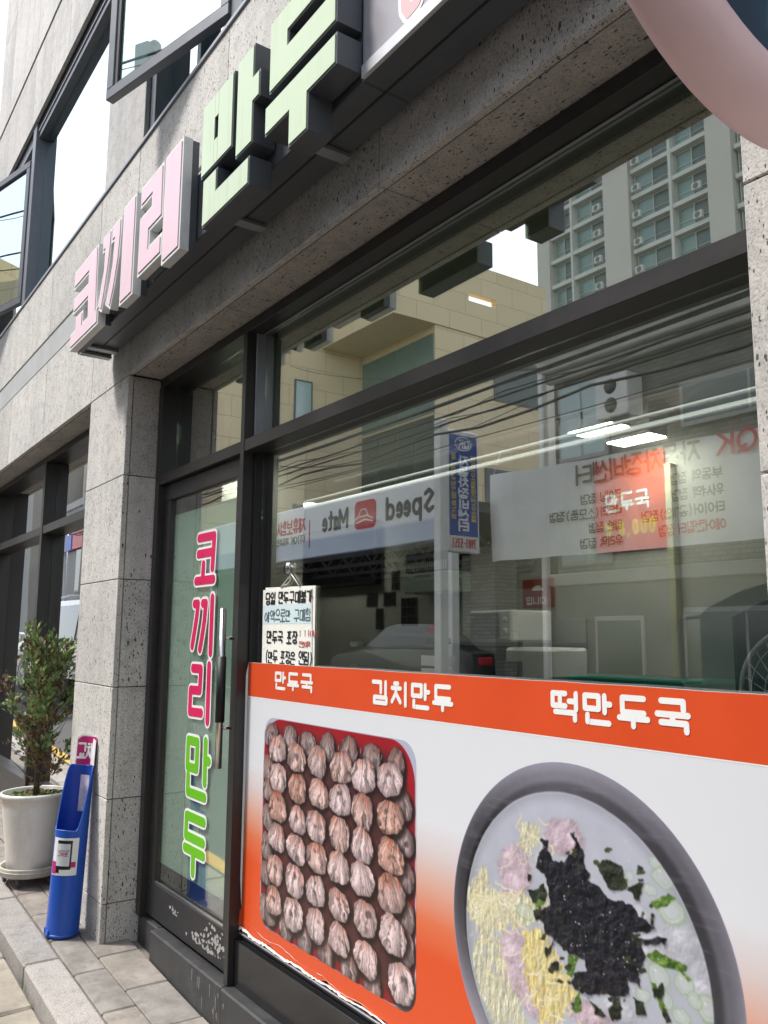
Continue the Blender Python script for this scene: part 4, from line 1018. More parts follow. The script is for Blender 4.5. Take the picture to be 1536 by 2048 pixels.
def curved(x0, x1, z0, z1, r, name, m, par, n=10, th=.002, rounded=False):
    """a sheet wrapped round the tube, x measured along the arc from the front (or the back when r<0)"""
    mb = MB(); R_ = abs(r); M = 8
    for i in range(n+1):
        a = x0+(x1-x0)*i/n; t = a/R_
        inb = .0
        if rounded:
            e = min(i, n-i)/n; inb = .018*max(0, 1-e*5)**2
        for j in range(M+1):
            z = z0+(z1-inb-z0)*j/M
            if r > 0: mb.v.append((R_*math.sin(t), -R_*math.cos(t), z))
            else: mb.v.append((R_*math.sin(t), R_*math.cos(t), z))
    for i in range(n):
        for j in range(M): mb.f.append([i*(M+1)+j, (i+1)*(M+1)+j, (i+1)*(M+1)+j+1, i*(M+1)+j+1]); mb.mi.append(0); mb.sm.append(True)
    return mb.build(name, m, par, True, False)
WP_ = mat('white_sticker', (.78, .79, .80), .4, 0, .04); MAG = mat('magenta_print', (.50, .02, .16), .35, 0, .06)
stk = curved(-.042, .102, .305, .490, rad+.0012, 'sticker', WP_, ns)
curved(-.010, .070, .335, .478, rad+.0022, 'phone_picture', mat('black_print', (.012, .012, .013), .35), stk)
curved(-.010, .062, .352, .462, rad+.0030, 'phone_screen', mat('grey_print', (.60, .64, .68), .35, 0, .05), stk)
curved(-.041, -.010, .312, .372, rad+.0026, 'red_print', MAG, stk); curved(.070, .094, .345, .372, rad+.0026, 'red_print', MAG, stk)
curved(-.008, .012, .318, .336, rad+.0034, 'thumb_print', mat('black_print', (.012, .012, .013), .35), stk)
mb = MB(); fr = (Vector((0, -(rad+.0036), 0)), VX, VZ, -VY)
text(mb, '교차로', fr, -.002, .402, .015, .016, .0030, .18, h0=0, n=2); mb.v = [(x, -math.sqrt(max(0, (rad+.0040)**2-x*x)), z) for x, y, z in mb.v]; mb.build('red_logo', MAG, stk, True, False)
mb = MB(); text(mb, '스마트폰으로', fr, -.004, .424, .0085, .007, .0011, .15, h0=0, n=2); mb.v = [(x, -math.sqrt(max(0, (rad+.0040)**2-x*x)), z) for x, y, z in mb.v]; mb.build('small_print', mat('grey_ink', (.12, .12, .13), .5), stk, True, False)
# curved header plate at the back
hdr = curved(-.075, .080, .800, 1.000, -(rad+.003), 'header', WP_, ns, 14, rounded=True)
hdr2 = curved(-.071, .076, .806, .992, -(rad+.0012), 'header_print', MAG, hdr, 14, rounded=True)
MB().v
mb = MB(); fr = (Vector((0, rad-.002, 0)), VX, VZ, -VY)
def wrapb(mb, r): mb.v = [(x, math.sqrt(max(0, r*r-x*x)), z) for x, y, z in mb.v]; return mb
mb.sheet([(.012, .845), (.074, .845), (.074, .978), (.020, .984)], fr, 0); wrapb(mb, rad-.0003).build('white_flash', WP_, hdr, True, False)
mb = MB(); text(mb, '교차', fr, -.058, .878, .036, .075, .0115, .16, h0=0, n=3); wrapb(mb, rad-.0016).build('header_letter', WP_, hdr, True, False)
mb = MB(); text(mb, '로', fr, .030, .868, .036, .080, .0115, .16, h0=0, n=3); wrapb(mb, rad-.0018).build('header_letter', MAG, hdr, True, False)
mb = MB(); text(mb, '생활정보신문', fr, -.055, .818, .0155, .019, .0032, .2, h0=0, n=2); wrapb(mb, rad-.0016).build('header_letter', WP_, hdr, True, False)
curved(-.03, .03, .60, .79, -(rad-.012), 'leaflet', mat('leaflet_print', (.55, .50, .62), .5, 0, .3, 25), ns)

# ------------------------------------------------------------------ potted conifer on a plant dolly
PX_, PY_ = -5.700, -.075
pg = gz(PX_)
dolly = thing('plant_dolly', 'round cream plastic dolly on black casters under the white planter', 'plant dolly', (PX_, PY_, pg))
CREAM = mat('cream_plastic', (.50, .47, .41), .5, 0, .15, 6, grime=.5)
MB().lathe([(0, .062), (.16, .062), (.168, .070), (.170, .105), (.182, .108), (.184, .102), (.178, .058), (.165, .050), (0, .050)], (0, 0, 0), 40).build('tray', CREAM, dolly, True)
MB().lathe([(.1835, .088), (.187, .088), (.187, .080), (.183, .080)], (0, 0, 0), 40).build('tray_rib', CREAM, dolly, True)
for a in (-115, -40, 30, 100, 170):
    x, y = .150*math.cos(R(a)), .150*math.sin(R(a))
    cst = MB().box((x-.014, y-.010, .028), (x+.014, y+.010, .052), .003).build('caster_fork', ALU, dolly, True)
    MB().lathe([(.0, -.009), (.021, -.009), (.024, -.005), (.024, .005), (.021, .009), (0, .009)], (x, y, .024), 18, 'y').build('caster_wheel', mat('grey_rubber', (.04, .04, .045), .6), dolly, True)
pot = thing('planter', 'tall white tapered planter standing on a wheeled dolly by the pillar', 'planter', (PX_, PY_, pg+.064))
PW = mat('white_planter_plastic', (.72, .70, .66), .42, 0, .08, 3, grime=.25)
MB().lathe([(0, .0), (.130, .0), (.136, .006), (.150, .09), (.188, .385), (.197, .440), (.203, .443), (.206, .455), (.203, .468), (.195, .470), (.190, .462), (.187, .43), (.12, .41), (0, .41)], (0, 0, 0), 48).build('pot', PW, pot, True)
soil = mat('potting_soil', (.05, .035, .025), .95, 0, .4, 30, .6, 60)
MB().lathe([(0, .437), (.10, .435), (.1868, .427)], (0, 0, 0), 30).build('soil', soil, pot, True)
mb = MB()
for i in range(900):
    r = .183*math.sqrt(random.random()); a = random.uniform(0, 6.283); x, y = r*math.cos(a), r*math.sin(a)
    d = random.uniform(0, 6.283); L = random.uniform(.02, .05); z = .437+random.uniform(0, .012)
    dx, dy = L*math.cos(d), L*math.sin(d); w_ = .0035
    if math.hypot(x+dx, y+dy) > .186: dx, dy = -dx, -dy
    mb.cur = 0 if (math.sin(a*1.3+1) > -.2 or random.random() < .3) else 1
    mb.add([(x-dy/L*w_, y+dx/L*w_, z), (x+dy/L*w_, y-dx/L*w_, z), (x+dx*.6+dy/L*w_*.7, y+dy*.6-dx/L*w_*.7, z+.008), (x+dx, y+dy, z+random.uniform(-.004, .008))], [(0, 1, 2, 3)])
o = mb.build('ground_cover', [mat('moss_green', (.13, .20, .035), .6, 0, .4, 50), mat('dry_clippings', (.14, .10, .045), .8, 0, .4, 50)], pot, True); o['kind'] = 'stuff'
tree = thing('potted_conifer', 'scrawny green conifer with browning inner twigs growing in the white planter', 'tree', (PX_, PY_, pg+.064+.43))
BARK = mat('conifer_bark', (.085, .058, .042), .9, 0, .35, 30, .6, 70)
MB().tube([(0, 0, -.005), (.012, .0, .12), (.022, .005, .28), (.018, .0, .46), (.03, .01, .66), (.045, .0, .86)], [.019, .017, .015, .012, .009, .004], 9).build('trunk', BARK, tree, True)
MB().tube([(-.03, .02, -.005), (-.055, .02, .2), (-.05, .03, .45), (-.075, .02, .72), (-.06, .03, .92)], [.012, .011, .010, .008, .003], 8).build('trunk', BARK, tree, True)
twig = MB(); leaf = MB(); dry = MB()
LG = [mat('conifer_green', (.19, .29, .11), .6, 0, .35, 25), mat('conifer_light_green', (.27, .37, .13), .6, 0, .35, 25), mat('conifer_dark_green', (.055, .10, .05), .65, 0, .35, 25)]
LB = [mat('conifer_brown', (.22, .14, .07), .8, 0, .35, 25), mat('conifer_tan', (.25, .17, .085), .8, 0, .3, 25)]
def spray(mbx, p, d, L, ci):
    """flat fan of scaly needles along a short shoot"""
    d = d.normalized(); s_ = d.cross(Vector((random.gauss(0, 1), random.gauss(0, 1), random.gauss(0, 1)))).normalized()
    mbx.cur = ci
    k = random.randint(6, 9)
    for j in range(k):
        q = p+d*(L*j/k); sd = s_*(1 if j % 2 else -1)
        t = (d*.75+sd*.75+Vector((0, 0, .12))).normalized()*L*(.60-.045*j); w_ = d.cross(t).normalized()*.0
        wd = (d-t.normalized()*d.dot(t.normalized())).normalized()*.0019
        mbx.add([q-wd, q+wd, q+t*.6+wd*1.3, q+t, q+t*.6-wd*1.3], [(0, 1, 2, 3, 4)])
    wd = s_*.0018
    mbx.add([p-wd, p+wd, p+d*L*1.2], [(0, 1, 2)])
rng = random.Random(11)
for i in range(74):
    z0 = rng.uniform(.06, .76); a = rng.uniform(0, 6.283); up = rng.uniform(.45, 1.3)
    if rng.random() < .45: a = rng.choice((0, 3.14))+rng.gauss(0, .5)
    low = z0 < .36
    base = Vector((rng.choice((.02, -.05)), .01, z0)); L = (rng.uniform(.20, .34) if not low else rng.uniform(.14, .30))*(1.1-.55*max(0, z0-.5))
    d = Vector((math.cos(a), math.sin(a)*.7, up)).normalized()
    pts = []; p = base.copy()
    for k in range(7):
        pts.append(p.copy()); p = p+d*(L/6); d = (d+Vector((rng.gauss(0, .16), rng.gauss(0, .16), .10))).normalized()
    twig.tube(pts, [.0042, .0036, .003, .0026, .002, .0015, .001], 5)
    bare = rng.random() < (.62 if low else .22); brown = rng.random() < .30
    for k in range(1, 7):
        for s in range(5):
            q = pts[k]+Vector((rng.gauss(0, .008), rng.gauss(0, .008), rng.gauss(0, .008)))
            dd = (pts[k]-pts[k-1]).normalized()+Vector((rng.gauss(0, .75), rng.gauss(0, .75), rng.uniform(-.1, .8)))
            e = q+dd.normalized()*rng.uniform(.02, .065)
            twig.add([q-Vector((.001, 0, 0)), q+Vector((.001, 0, 0)), e], [(0, 1, 2)])
            if bare and rng.random() < .85: continue
            if k < 4 and rng.random() < .5: continue
            for _ in range(4):
                off = Vector((rng.gauss(0, .012), rng.gauss(0, .012), rng.gauss(0, .012)))
                if brown or bare or (k < 4 and rng.random() < .6): spray(dry, e+off, dd, rng.uniform(.016, .032), rng.choice((0, 0, 1)))
                else: spray(leaf, e+off, dd+Vector((rng.gauss(0, .3), rng.gauss(0, .3), .2)), rng.uniform(.018, .038), rng.choice((0, 0, 1, 1, 1, 2)))
twig.build('branches', BARK, tree, True)['kind'] = 'stuff'
leaf.build('foliage', LG, tree, True, False)['kind'] = 'stuff'; dry.build('dry_foliage', LB, tree, True, False)['kind'] = 'stuff'

# ------------------------------------------------------------------ inside the shop
IW = mat('interior_wall', (.46, .455, .40), .8, 0, .08, 2); IC = mat('interior_ceiling', (.62, .62, .58), .85, 0, .05, 3); IFL = mat('interior_floor', (.30, .28, .25), .45, 0, .2, 3)
tag(B('shop_floor', (-9.2, .34, .02), (1.7, 2.9, .118), IFL, None, 0), 'dark interior floor of the shop', kind='structure')
tag(B('shop_ceiling', (-9.2, .34, 2.955), (1.7, 2.9, 2.998), IC, None, 0), 'pale interior ceiling of the shop', kind='structure')
tag(B('shop_wall', (-9.2, 2.86, .1), (1.7, 2.95, 2.953), IW, None, 0), 'greenish back wall of the shop', kind='structure')
tag(B('shop_wall', (-9.25, .4, .1), (-9.202, 2.85, 2.953), IW, None, 0), 'dim side wall of the shop far left', kind='structure')
tag(B('shop_wall', (1.702, .4, .1), (1.75, 2.85, 2.953), IW, None, 0), 'dim side wall of the shop near right', kind='structure')
tag(B('shop_wall', (-5.25, .34, .1), (-5.18, 1.5, 2.953), IW, None, 0), 'short partition wall behind the stone pillar', kind='structure')
tag(B('ceiling_beam', (-9.2, 1.80, 2.72), (1.7, 1.95, 2.953), mat('white_bulkhead', (.72, .72, .68), .7, 0, .04), None, .004), 'white boxed beam under the shop ceiling', kind='structure')
B('ceiling_rail', (-5.1, 1.70, 2.66), (1.7, 1.725, 2.675), WHITE, None, .002); tag(bpy.data.objects['ceiling_rail'], 'thin white rail running along the shop ceiling', 'rail')
STRIP = emis('strip_lamp_tube', (1, .99, .95), .55)
for k, (z, r, lb) in enumerate(((2.594, .006, 'long thin lit lamp strip hung higher under the white ceiling beam'), (2.545, .012, 'long thicker lit lamp strip hung lowest under the white ceiling beam'))):
    t = thing('strip_lamp', lb, 'strip lamp', (-2, 1.78, z), 'lamp strips on the ceiling beam')
    B('housing', (-9.1, 1.775, z-r*1.2), (1.6, 1.797, z+r*1.2), WHITE, t, .002); MB().tube([(-9.05, 1.765, z), (1.55, 1.765, z)], r*.7, 8).build('tube', STRIP, t)
LAMP = emis('ceiling_lamp_panel', (1, .98, .92), 26.0)
for k, (x, y, lb) in enumerate(((-3.13, 2.245, 'small ceiling lamp panel nearer the shop window above the red menu'), (-3.16, 2.62, 'small ceiling lamp panel nearer the back wall above the red menu'), (-6.6, 2.3, 'added ceiling lamp panel brightening the shop by the dark wall screen'), (-.6, 2.3, 'added ceiling lamp panel brightening the near end of the shop'), (-5.0, 1.0, 'added ceiling lamp panel brightening the shop just inside the door'))):  # the last three panels are added, unseen lamps that brighten the interior
    t = thing('ceiling_lamp', lb, 'ceiling lamp', (x, y, 2.955), 'lamp panels in the shop ceiling')
    B('frame', (x-.165, y-.085, 2.735), (x+.165, y+.085, 2.953), WHITE, t, .004); B('diffuser', (x-.155, y-.075, 2.728), (x+.155, y+.075, 2.7345), LAMP, t, 0)
bd = thing('dark_board', 'large black wall screen at the left of the shop interior', 'screen', (-7.2, 2.85, 2.03))
B('bezel', (-8.55, 2.79, 2.02), (-6.15, 2.858, 2.60), RUBBER, bd, .006); B('screen', (-8.52, 2.786, 2.06), (-6.18, 2.7895, 2.57), mat('screen_glass', (.01, .01, .012), .12), bd, 0)
fr = FS(2.858)
for k, (x, z, w_, h_, lb) in enumerate(((-5.93, 2.04, .13, .17, 'dark portrait photo print highest on the shop wall'), (-6.02, 1.885, .19, .13, 'dark group photo print in the middle of the wall'), (-6.29, 1.885, .18, .13, 'dark photo print left of the group photo'), (-6.17, 1.715, .13, .19, 'dark portrait photo print lowest on the wall'), (-5.73, 1.77, .24, .24, 'collage of small bluish photos on the shop wall'))):
    t = thing('photo_print', lb, 'photo', (x, 2.858, z), 'photos on the shop wall')
    B('paper', (x-w_/2, 2.855, z-h_/2), (x+w_/2, 2.8585, z+h_/2), mat('photo_border', (.2, .2, .2), .5), t, 0)
    n_ = (3, 3) if k == 4 else (1, 1)
    for i in range(n_[0]):
        for j in range(n_[1]):
            a0 = x-w_/2+.006+(w_-.012)*i/n_[0]; b0 = z-h_/2+.006+(h_-.012)*j/n_[1]
            B('picture', (a0+.003, 2.8535, b0+.003), (a0+(w_-.012)/n_[0]-.003, 2.8549, b0+(h_-.012)/n_[1]-.003), patch_mat('photo_tones', [(.35, (.01, .01, .012)), (.55, (.04, .04, .045)), (.7, (.16, .15, .14))], 14), t, 0)
t = thing('air_conditioner', 'pale wall mounted air conditioner at the back of the shop', 'air conditioner', (-5.2, 2.85, 1.9))
B('body', (-5.50, 2.62, 1.90), (-4.93, 2.857, 2.06), mat('pale_green_plastic', (.40, .46, .40), .45), t, .012)
B('grille_box', (-5.49, 2.64, 2.063), (-4.94, 2.856, 2.22), RUBBER, t, .004)
for i in range(18): B('slat', (-5.46+.028*i, 2.632, 2.075), (-5.448+.028*i, 2.639, 2.145), IC, t, 0)
t = thing('menu_board', 'red wall menu reading dumpling soup price inside the shop', 'menu board', (-3.41, 2.85, 2.1))
B('board', (-3.685, 2.845, 2.10), (-3.135, 2.857, 2.712), mat('red_orange_board', (.62, .12, .05), .5, 0, .08), t, .002)
mb = MB(); text(mb, '만두국', FS(2.8445), -3.59, 2.365, .095, .105, .018, .25); mb.build('title', WVIN, t)
mb = MB(); text(mb, '₩ 8,000', FS(2.8445), -3.60, 2.205, .075, .085, .015, .22); mb.build('price', mat('yellow_vinyl', (.75, .60, .05), .4), t)
B('wall_batten', (-3.105, 2.80, .12), (-3.06, 2.857, 2.60), mat('pale_yellow_wood', (.55, .53, .34), .6), None, .003); tag(bpy.data.objects['wall_batten'], 'pale vertical batten right of the red menu', 'batten')
t = thing('red_plaque', 'small red plaque with a dumpling drawing on the shop wall', 'plaque', (-4.2, 2.85, 1.78))
B('board', (-4.37, 2.846, 1.765), (-4.07, 2.857, 1.965), mat('dull_red_board', (.32, .06, .04), .5), t, .002)
mb = MB(); text(mb, '입니다', FS(2.8455), -4.33, 1.79, .055, .05, .008, .25); mb.build('lettering', WVIN, t)
MB().sheet([(-4.22+.055*math.cos(a)*(1+.08*math.cos(5*a)), 1.885+.035*abs(math.sin(a))) for a in [3.1416*k/14 for k in range(15)]], FS(2.8455), .0005).build('dumpling_drawing', WVIN, t)
t = thing('wall_shelf', 'grey shelf unit carrying the microwave in the shop', 'shelf', (-4.1, 2.6, .12))
B('top', (-4.55, 2.28, 1.505), (-3.80, 2.855, 1.53), ALU_L, t, .003)
for x in (-4.53, -3.85): B('side', (x, 2.29, .12), (x+.03, 2.85, 1.504), ALU_L, t, .003)
t = thing('microwave', 'white microwave oven on the grey shelf in the shop', 'microwave', (-4.15, 2.55, 1.531))
B('body', (-4.38, 2.35, 1.5312), (-3.97, 2.72, 1.735), WHITE, t, .012); B('door', (-4.365, 2.342, 1.55), (-4.08, 2.3495, 1.72), mat('microwave_glass', (.25, .28, .27), .2), t, .003)
for z in (1.60, 1.67): MB().lathe([(0, -.012), (.018, -.012), (.02, 0)], (-4.025, 2.348, z), 14, 'y').build('knob', WHITE, t)
t = thing('water_dispenser', 'white and grey water dispenser below the shelf', 'water dispenser', (-3.65, 2.4, .12))
B('body', (-3.78, 2.1, .119), (-3.42, 2.45, 1.50), WHITE, t, .02); B('panel', (-3.77, 2.093, 1.0), (-3.62, 2.0995, 1.42), mat('grey_plastic', (.2, .2, .2), .4), t, .003)
cnt = thing('counter', 'low dark wooden counter just behind the shop window', 'counter', (-2, .9, .12))
B('top', (-2.75, .62, 1.30), (-.3, 1.35, 1.335), mat('counter_wood', (.22, .16, .10), .5, 0, .25, 8), cnt, .005); B('front', (-2.70, .70, .119), (-.35, 1.3, 1.299), IFL, cnt, .003)
GT = mat('green_plastic', (.012, .22, .13), .35, 0, .1)
t = thing('green_tray', 'deep green plastic tray on the counter behind the glass', 'tray', (-1.9, .95, 1.336))
B('base', (-2.35, .74, 1.336), (-1.40, 1.25, 1.345), GT, t, .003)
for lo, hi in (((-2.35, .74, 1.3455), (-1.40, .755, 1.405)), ((-2.35, 1.235, 1.3455), (-1.40, 1.25, 1.405)), ((-2.35, .7555, 1.3455), (-2.335, 1.2345, 1.405)), ((-1.415, .7555, 1.3455), (-1.40, 1.2345, 1.405))): B('rim', lo, hi, GT, t, .003)
fan = thing('desk_fan', 'black bladed desk fan with pale wire guard behind the window', 'fan', (-1.10, .66, 1.336))
MB().lathe([(0, 0), (.10, 0), (.105, .012), (.04, .03), (.018, .035)], (-1.10, .66, 1.3365), 26).build('base', RUBBER, fan)
fc = Vector((-1.10, .60, 1.425)); fd = Vector((.25, -1, .05)).normalized(); fu = fd.cross(VZ).normalized(); fv = fu.cross(fd)
MB().tube([(-1.10, .70, 1.36), (-1.10, .70, 1.43), fc+fd*-.05], .014, 8).build('neck', RUBBER, fan)
def fring(r, off, rr): return MB().tube([fc+fd*off+fu*r*math.cos(a)+fv*r*math.sin(a) for a in [6.2832*k/48 for k in range(48)]], rr, 6, close=True)
WIRE = mat('pale_wire', (.55, .58, .56), .35, .3, .05)
fring(.165, .01, .0065).build('guard_rim', WIRE, fan)
mb = MB()
for r, off in ((.03, .045), (.065, .043), (.10, .038), (.135, .028)):
    q = fring(r, off, .0016); mb.add(q.v, q.f, True)
for k in range(28):
    a = 6.2832*k/28; mb.tube([fc+fd*.046+(fu*math.cos(a)+fv*math.sin(a))*.03, fc+fd*.038+(fu*math.cos(a+.25)+fv*math.sin(a+.25))*.10, fc+fd*.012+(fu*math.cos(a+.45)+fv*math.sin(a+.45))*.163], .0013, 4)
mb.build('wire_guard', WIRE, fan)['kind'] = 'stuff'
for k in range(3):
    a = 2.0944*k; mb = MB(); P = [(.03, -.02), (.09, -.055), (.145, -.03), (.15, .03), (.09, .05), (.03, .02)]
    ca, sa = math.cos(a), math.sin(a)
    mb.v = [tuple(fc+fu*(x*ca-y*sa)+fv*(x*sa+y*ca)+fd*(y*.25)) for x, y in P]; mb.f = [[0, 1, 2, 3, 4, 5]]; mb.mi = [0]; mb.sm = [False]
    mb.build('blade', mat('smoky_blade', (.03, .032, .05), .25), fan)
MB().tube([fc+fd*-.06, fc+fd*.03], .032, 16).build('motor', RUBBER, fan)
mc = thing('white_machine', 'pale rounded machine casing with side handle beside the desk fan', 'machine', (-1.32, .85, 1.336))
MCM = mat('pale_machine_plastic', (.50, .55, .52), .35, 0, .06)
MB().prism([(-1.50, 1.336), (-1.06, 1.336), (-1.06, 1.70), (-1.14, 1.725), (-1.24, 1.72), (-1.36, 1.69), (-1.47, 1.645), (-1.50, 1.62)], FS(.72), -.30, -.02).build('casing', MCM, mc)
MB().prism([(-1.39, 1.40), (-1.08, 1.40), (-1.08, 1.66), (-1.18, 1.685), (-1.30, 1.655), (-1.39, 1.615)], FS(.72), -.02, -.012).build('window', mat('dark_green_glass', (.015, .05, .04), .15), mc)
MB().tube([(-1.50, .76, 1.62), (-1.575, .76, 1.615), (-1.585, .76, 1.58), (-1.585, .76, 1.44), (-1.57, .76, 1.415), (-1.50, .76, 1.42)], .006, 8).build('handle', MCM, mc)

# ------------------------------------------------------------------ the other side of the street (seen mirrored in the glass)
def Y2(d): return 1.99-d                      # depth behind the mirror plane -> real y
OB = mat('beige_stone_cladding', (.66, .545, .355), .8, 0, .10, .5)
def beige_mat():
    s = NT('beige_panels'); v = s.obj()
    n1 = s.noise(v, .4, 4); c = s.mix(n1, (.74, .60, .39), (.82, .69, .48))
    br = s.n('TexBrick'); br.offset = .5; br.inputs['Scale'].default_value = 1; br.inputs['Mortar Size'].default_value = .012; br.inputs['Brick Width'].default_value = 1.5; br.inputs['Row Height'].default_value = .75
    tc = s.n('TexCoord'); sp = s.n('SeparateXYZ'); s.l(tc.outputs['Object'], sp.inputs[0]); cm = s.n('CombineXYZ')
    s.l(s.math('ADD', sp.outputs[0], sp.outputs[1]), cm.inputs[0]); s.l(sp.outputs[2], cm.inputs[1]); s.l(cm.outputs[0], br.inputs['Vector'])
    br.inputs['Color1'].default_value = (1, 1, 1, 1); br.inputs['Color2'].default_value = (.93, .93, .92, 1); br.inputs['Mortar'].default_value = (.62, .58, .5, 1)
    return s.set(col=s.mix(1, c, br.outputs['Color'], 'MULTIPLY'), rough=.8)
BG = beige_mat(); TEAL = mat('teal_curtain_glass', (.16, .24, .22), .12, 0, .15, .4, spec=.8); TEALD = mat('dark_teal_glass', (.05, .075, .075), .10, 0, .2, .5, spec=.8)
bb = thing('beige_building', 'tall beige stone building with stepped side walls across the street', 'building', (-30, -14, 0))
B('wall', (-40, -20.6, -1), (-25.9, -8.95, 14.7), BG, bb, .02); B('wall', (-25.895, -20.6, -1), (-21.45, -15.22, 12.1), BG, bb, .02)
B('wall', (-25.895, -20.55, 12.1), (-21.70, -13.4, 13.05), BG, bb, .02)
zs0, zs1, ys0, ys1 = 13.30, 13.62, -18.10, -16.75
for lo, hi in (((-21.69, -20.6, 12.1), (-21.4, -13.4, zs0)), ((-21.69, -20.6, zs1), (-21.4, -13.4, 14.7)), ((-21.69, -20.6, zs0), (-21.4, ys0, zs1)), ((-21.69, ys1, zs0), (-21.4, -13.4, zs1))): B('parapet_wall', lo, hi, BG, bb, 0)
for k in range(4):
    for j in range(4):
        B('curtain_pane', (-25.85+1.1*k, -15.21, .5+2.85*j), (-24.80+1.1*k, -15.17, 3.25+2.85*j), TEALD if j < 3 else TEAL, bb, .01)
def bwin(x, y0, y1, z0, z1, m):
    w_ = B('window', (x, y0, z0), (x+.05, y1, z1), ALU_M, bb, .01); B('pane', (x+.051, y0+.07, z0+.07), (x+.056, y1-.07, z1-.07), m, w_, 0)
LTG = mat('pale_blue_pane', (.42, .54, .56), .08, 0, .1, .6, spec=.9)
bwin(-25.9, -13.05, -12.30, 8.9, 10.75, LTG); bwin(-25.9, -13.05, -12.30, 4.6, 6.2, TEALD)
bwin(-21.445, -20.3, -17.9, 9.9, 11.6, TEALD); bwin(-21.445, -20.3, -17.4, 5.6, 7.4, TEALD)

# car workshop canopy with its lit sign band
ws = thing('car_workshop', 'open fronted car workshop with a long white sign band across the street', 'building', (-15.5, -9, 0))
B('rear_wall', (-21, -14.2, -.5), (-10.9, -14, 3.9), mat('workshop_wall', (.06, .06, .055), .9, 0, .3, 1), ws, 0); B('roof', (-21, -14, 3.72), (-10.9, -7.02, 3.9), mat('workshop_roof', (.10, .10, .10), .8, 0, .2, 1), ws, 0)
B('side_wall', (-21.2, -14.2, -.5), (-21.01, -7.3, 3.9), CORE, ws, 0); B('side_wall', (-10.89, -14.2, -.5), (-10.7, -9, 3.9), CORE, ws, 0)
for x in (-20.6, -11.0): B('post', (x, -7.2, -.2), (x+.16, -7.04, 3.7), WHITE, ws, .01)
for k in range(5):
    y = -7.6-1.4*k; B('truss', (-21, y, 3.2), (-10.95, y+.08, 3.28), ALU_L, ws, 0)
    mb = MB()
    for i in range(10): mb.tube([(-21+i, y+.04, 3.25), (-20.5+i, y+.04, 3.65), (-20+i, y+.04, 3.25)], .03, 5)
    mb.build('truss_web', ALU_L, ws)
band_m = NT('white_sign_band'); tcb = band_m.n('TexCoord'); spb = band_m.n('SeparateXYZ'); band_m.l(tcb.outputs['Object'], spb.inputs[0])
bandm = band_m.set(col=band_m.ramp(spb.outputs[2], [(.0, (.42, .48, .60)), (.34, (.40, .46, .60)), (.42, (.78, .79, .81)), (1, (.80, .80, .80))]), rough=.35)
sb = MB().box((-10.2, -.3, 0), (0, 0, 1.14), .02).build('sign_band', bandm, None); sb.parent = ws; sb.location = Vector((-10.83, -6.98, 3.20))-ROOT[ws.name]
fr = FN(-6.979, -10.86, 3.20)
RED = mat('red_vinyl', (.55, .02, .03), .4, 0, .05); BLK = mat('dark_grey_vinyl', (.06, .055, .05), .4, 0, .05)
mb = MB(); text(mb, 'Speed', fr, .36, .52, .30, .38, .075, .16, h0=.002, thick=.01); mb.build('sign_lettering', BLK, ws)
mb = MB(); text(mb, 'Mate', fr, 3.15, .52, .28, .36, .07, .16, h0=.002, thick=.01); mb.build('sign_lettering', BLK, ws)
lg = MB().prism([(2.15+a, .42+b) for a, b in rrect(0, 0, .72, .55, .12)], fr, .002, .012).build('car_logo', RED, ws)
mb = MB(); strokes(mb, [[(2.25, .60), (2.40, .66), (2.48, .80), (2.64, .80), (2.74, .66), (2.84, .62)], [(2.24, .54), (2.5, .60), (2.82, .54)], [(2.42, .67), (2.70, .66)]], fr, .022, .013, .004); mb.build('logo_line', WVIN, lg)
B('divider', (-10.86-4.62, -6.979, 3.42), (-10.86-4.60, -6.970, 4.0), RED, ws, 0)
mb = MB(); text(mb, '제휴보험사 협력', fr, 4.80, .60, .24, .28, .042, .16, h0=.002, thick=.006); mb.build('sign_lettering', RED, ws)
mb = MB(); text(mb, '(주)QK 자동차정비센터 35', fr, 4.78, .36, .13, .15, .022, .16, h0=.002, thick=.006); mb.build('sign_lettering', BLK, ws)
MB().prism([(0.02, 1.12), (.40, 1.12), (.02, .70)], fr, .002, .01).build('red_corner', RED, ws)
# blue blade sign on a white post
bs = thing('blade_sign', 'tall blue blade sign on a white post across the street', 'sign', (-10.05, -6.3, 0))
B('post', (-10.14, -6.26, -.3), (-9.98, -6.10, 4.95), WHITE, bs, .01); B('box', (-10.12, -6.92, 2.86), (-10.0, -6.265, 4.82), WHITE, bs, .015)
B('blue_face', (-9.9995, -6.88, 3.12), (-9.995, -6.30, 4.74), mat('blue_sign_face', (.02, .07, .36), .4, 0, .06), bs, 0)
fr = (Vector((-9.994, -6.88, 2.86)), VY, VZ, VX)
YV = mat('yellow_sign_vinyl', (.75, .55, .05), .4)
mb = MB(); text(mb, '자동차정비센터', fr, .20, 1.40, .19, .145, .030, .22, h0=.001, vertical=True, thick=.004); mb.build('lettering', WVIN, bs)
mb = MB(); text(mb, 'QK', fr, .17, 1.68, .10, .13, .024, .2, h0=.001, thick=.004); strokes(mb, [[(.29+.17*math.cos(t), 1.745+.11*math.sin(t)) for t in [6.2832*k/20 for k in range(21)]]], fr, .014, .001, .004); mb.build('lettering', WVIN, bs)
mb = MB(); text(mb, '엔진오일밋션오일', fr, .045, 1.46, .085, .105, .016, .30, h0=.001, vertical=True, thick=.004); text(mb, '하체경정비판금', fr, .455, 1.46, .085, .115, .016, .35, h0=.001, vertical=True, thick=.004); mb.build('lettering', YV, bs)
mb = MB(); text(mb, '3983-5353', fr, .04, .08, .075, .13, .018, .12, h0=.001, thick=.004); mb.build('lettering', RED, bs)
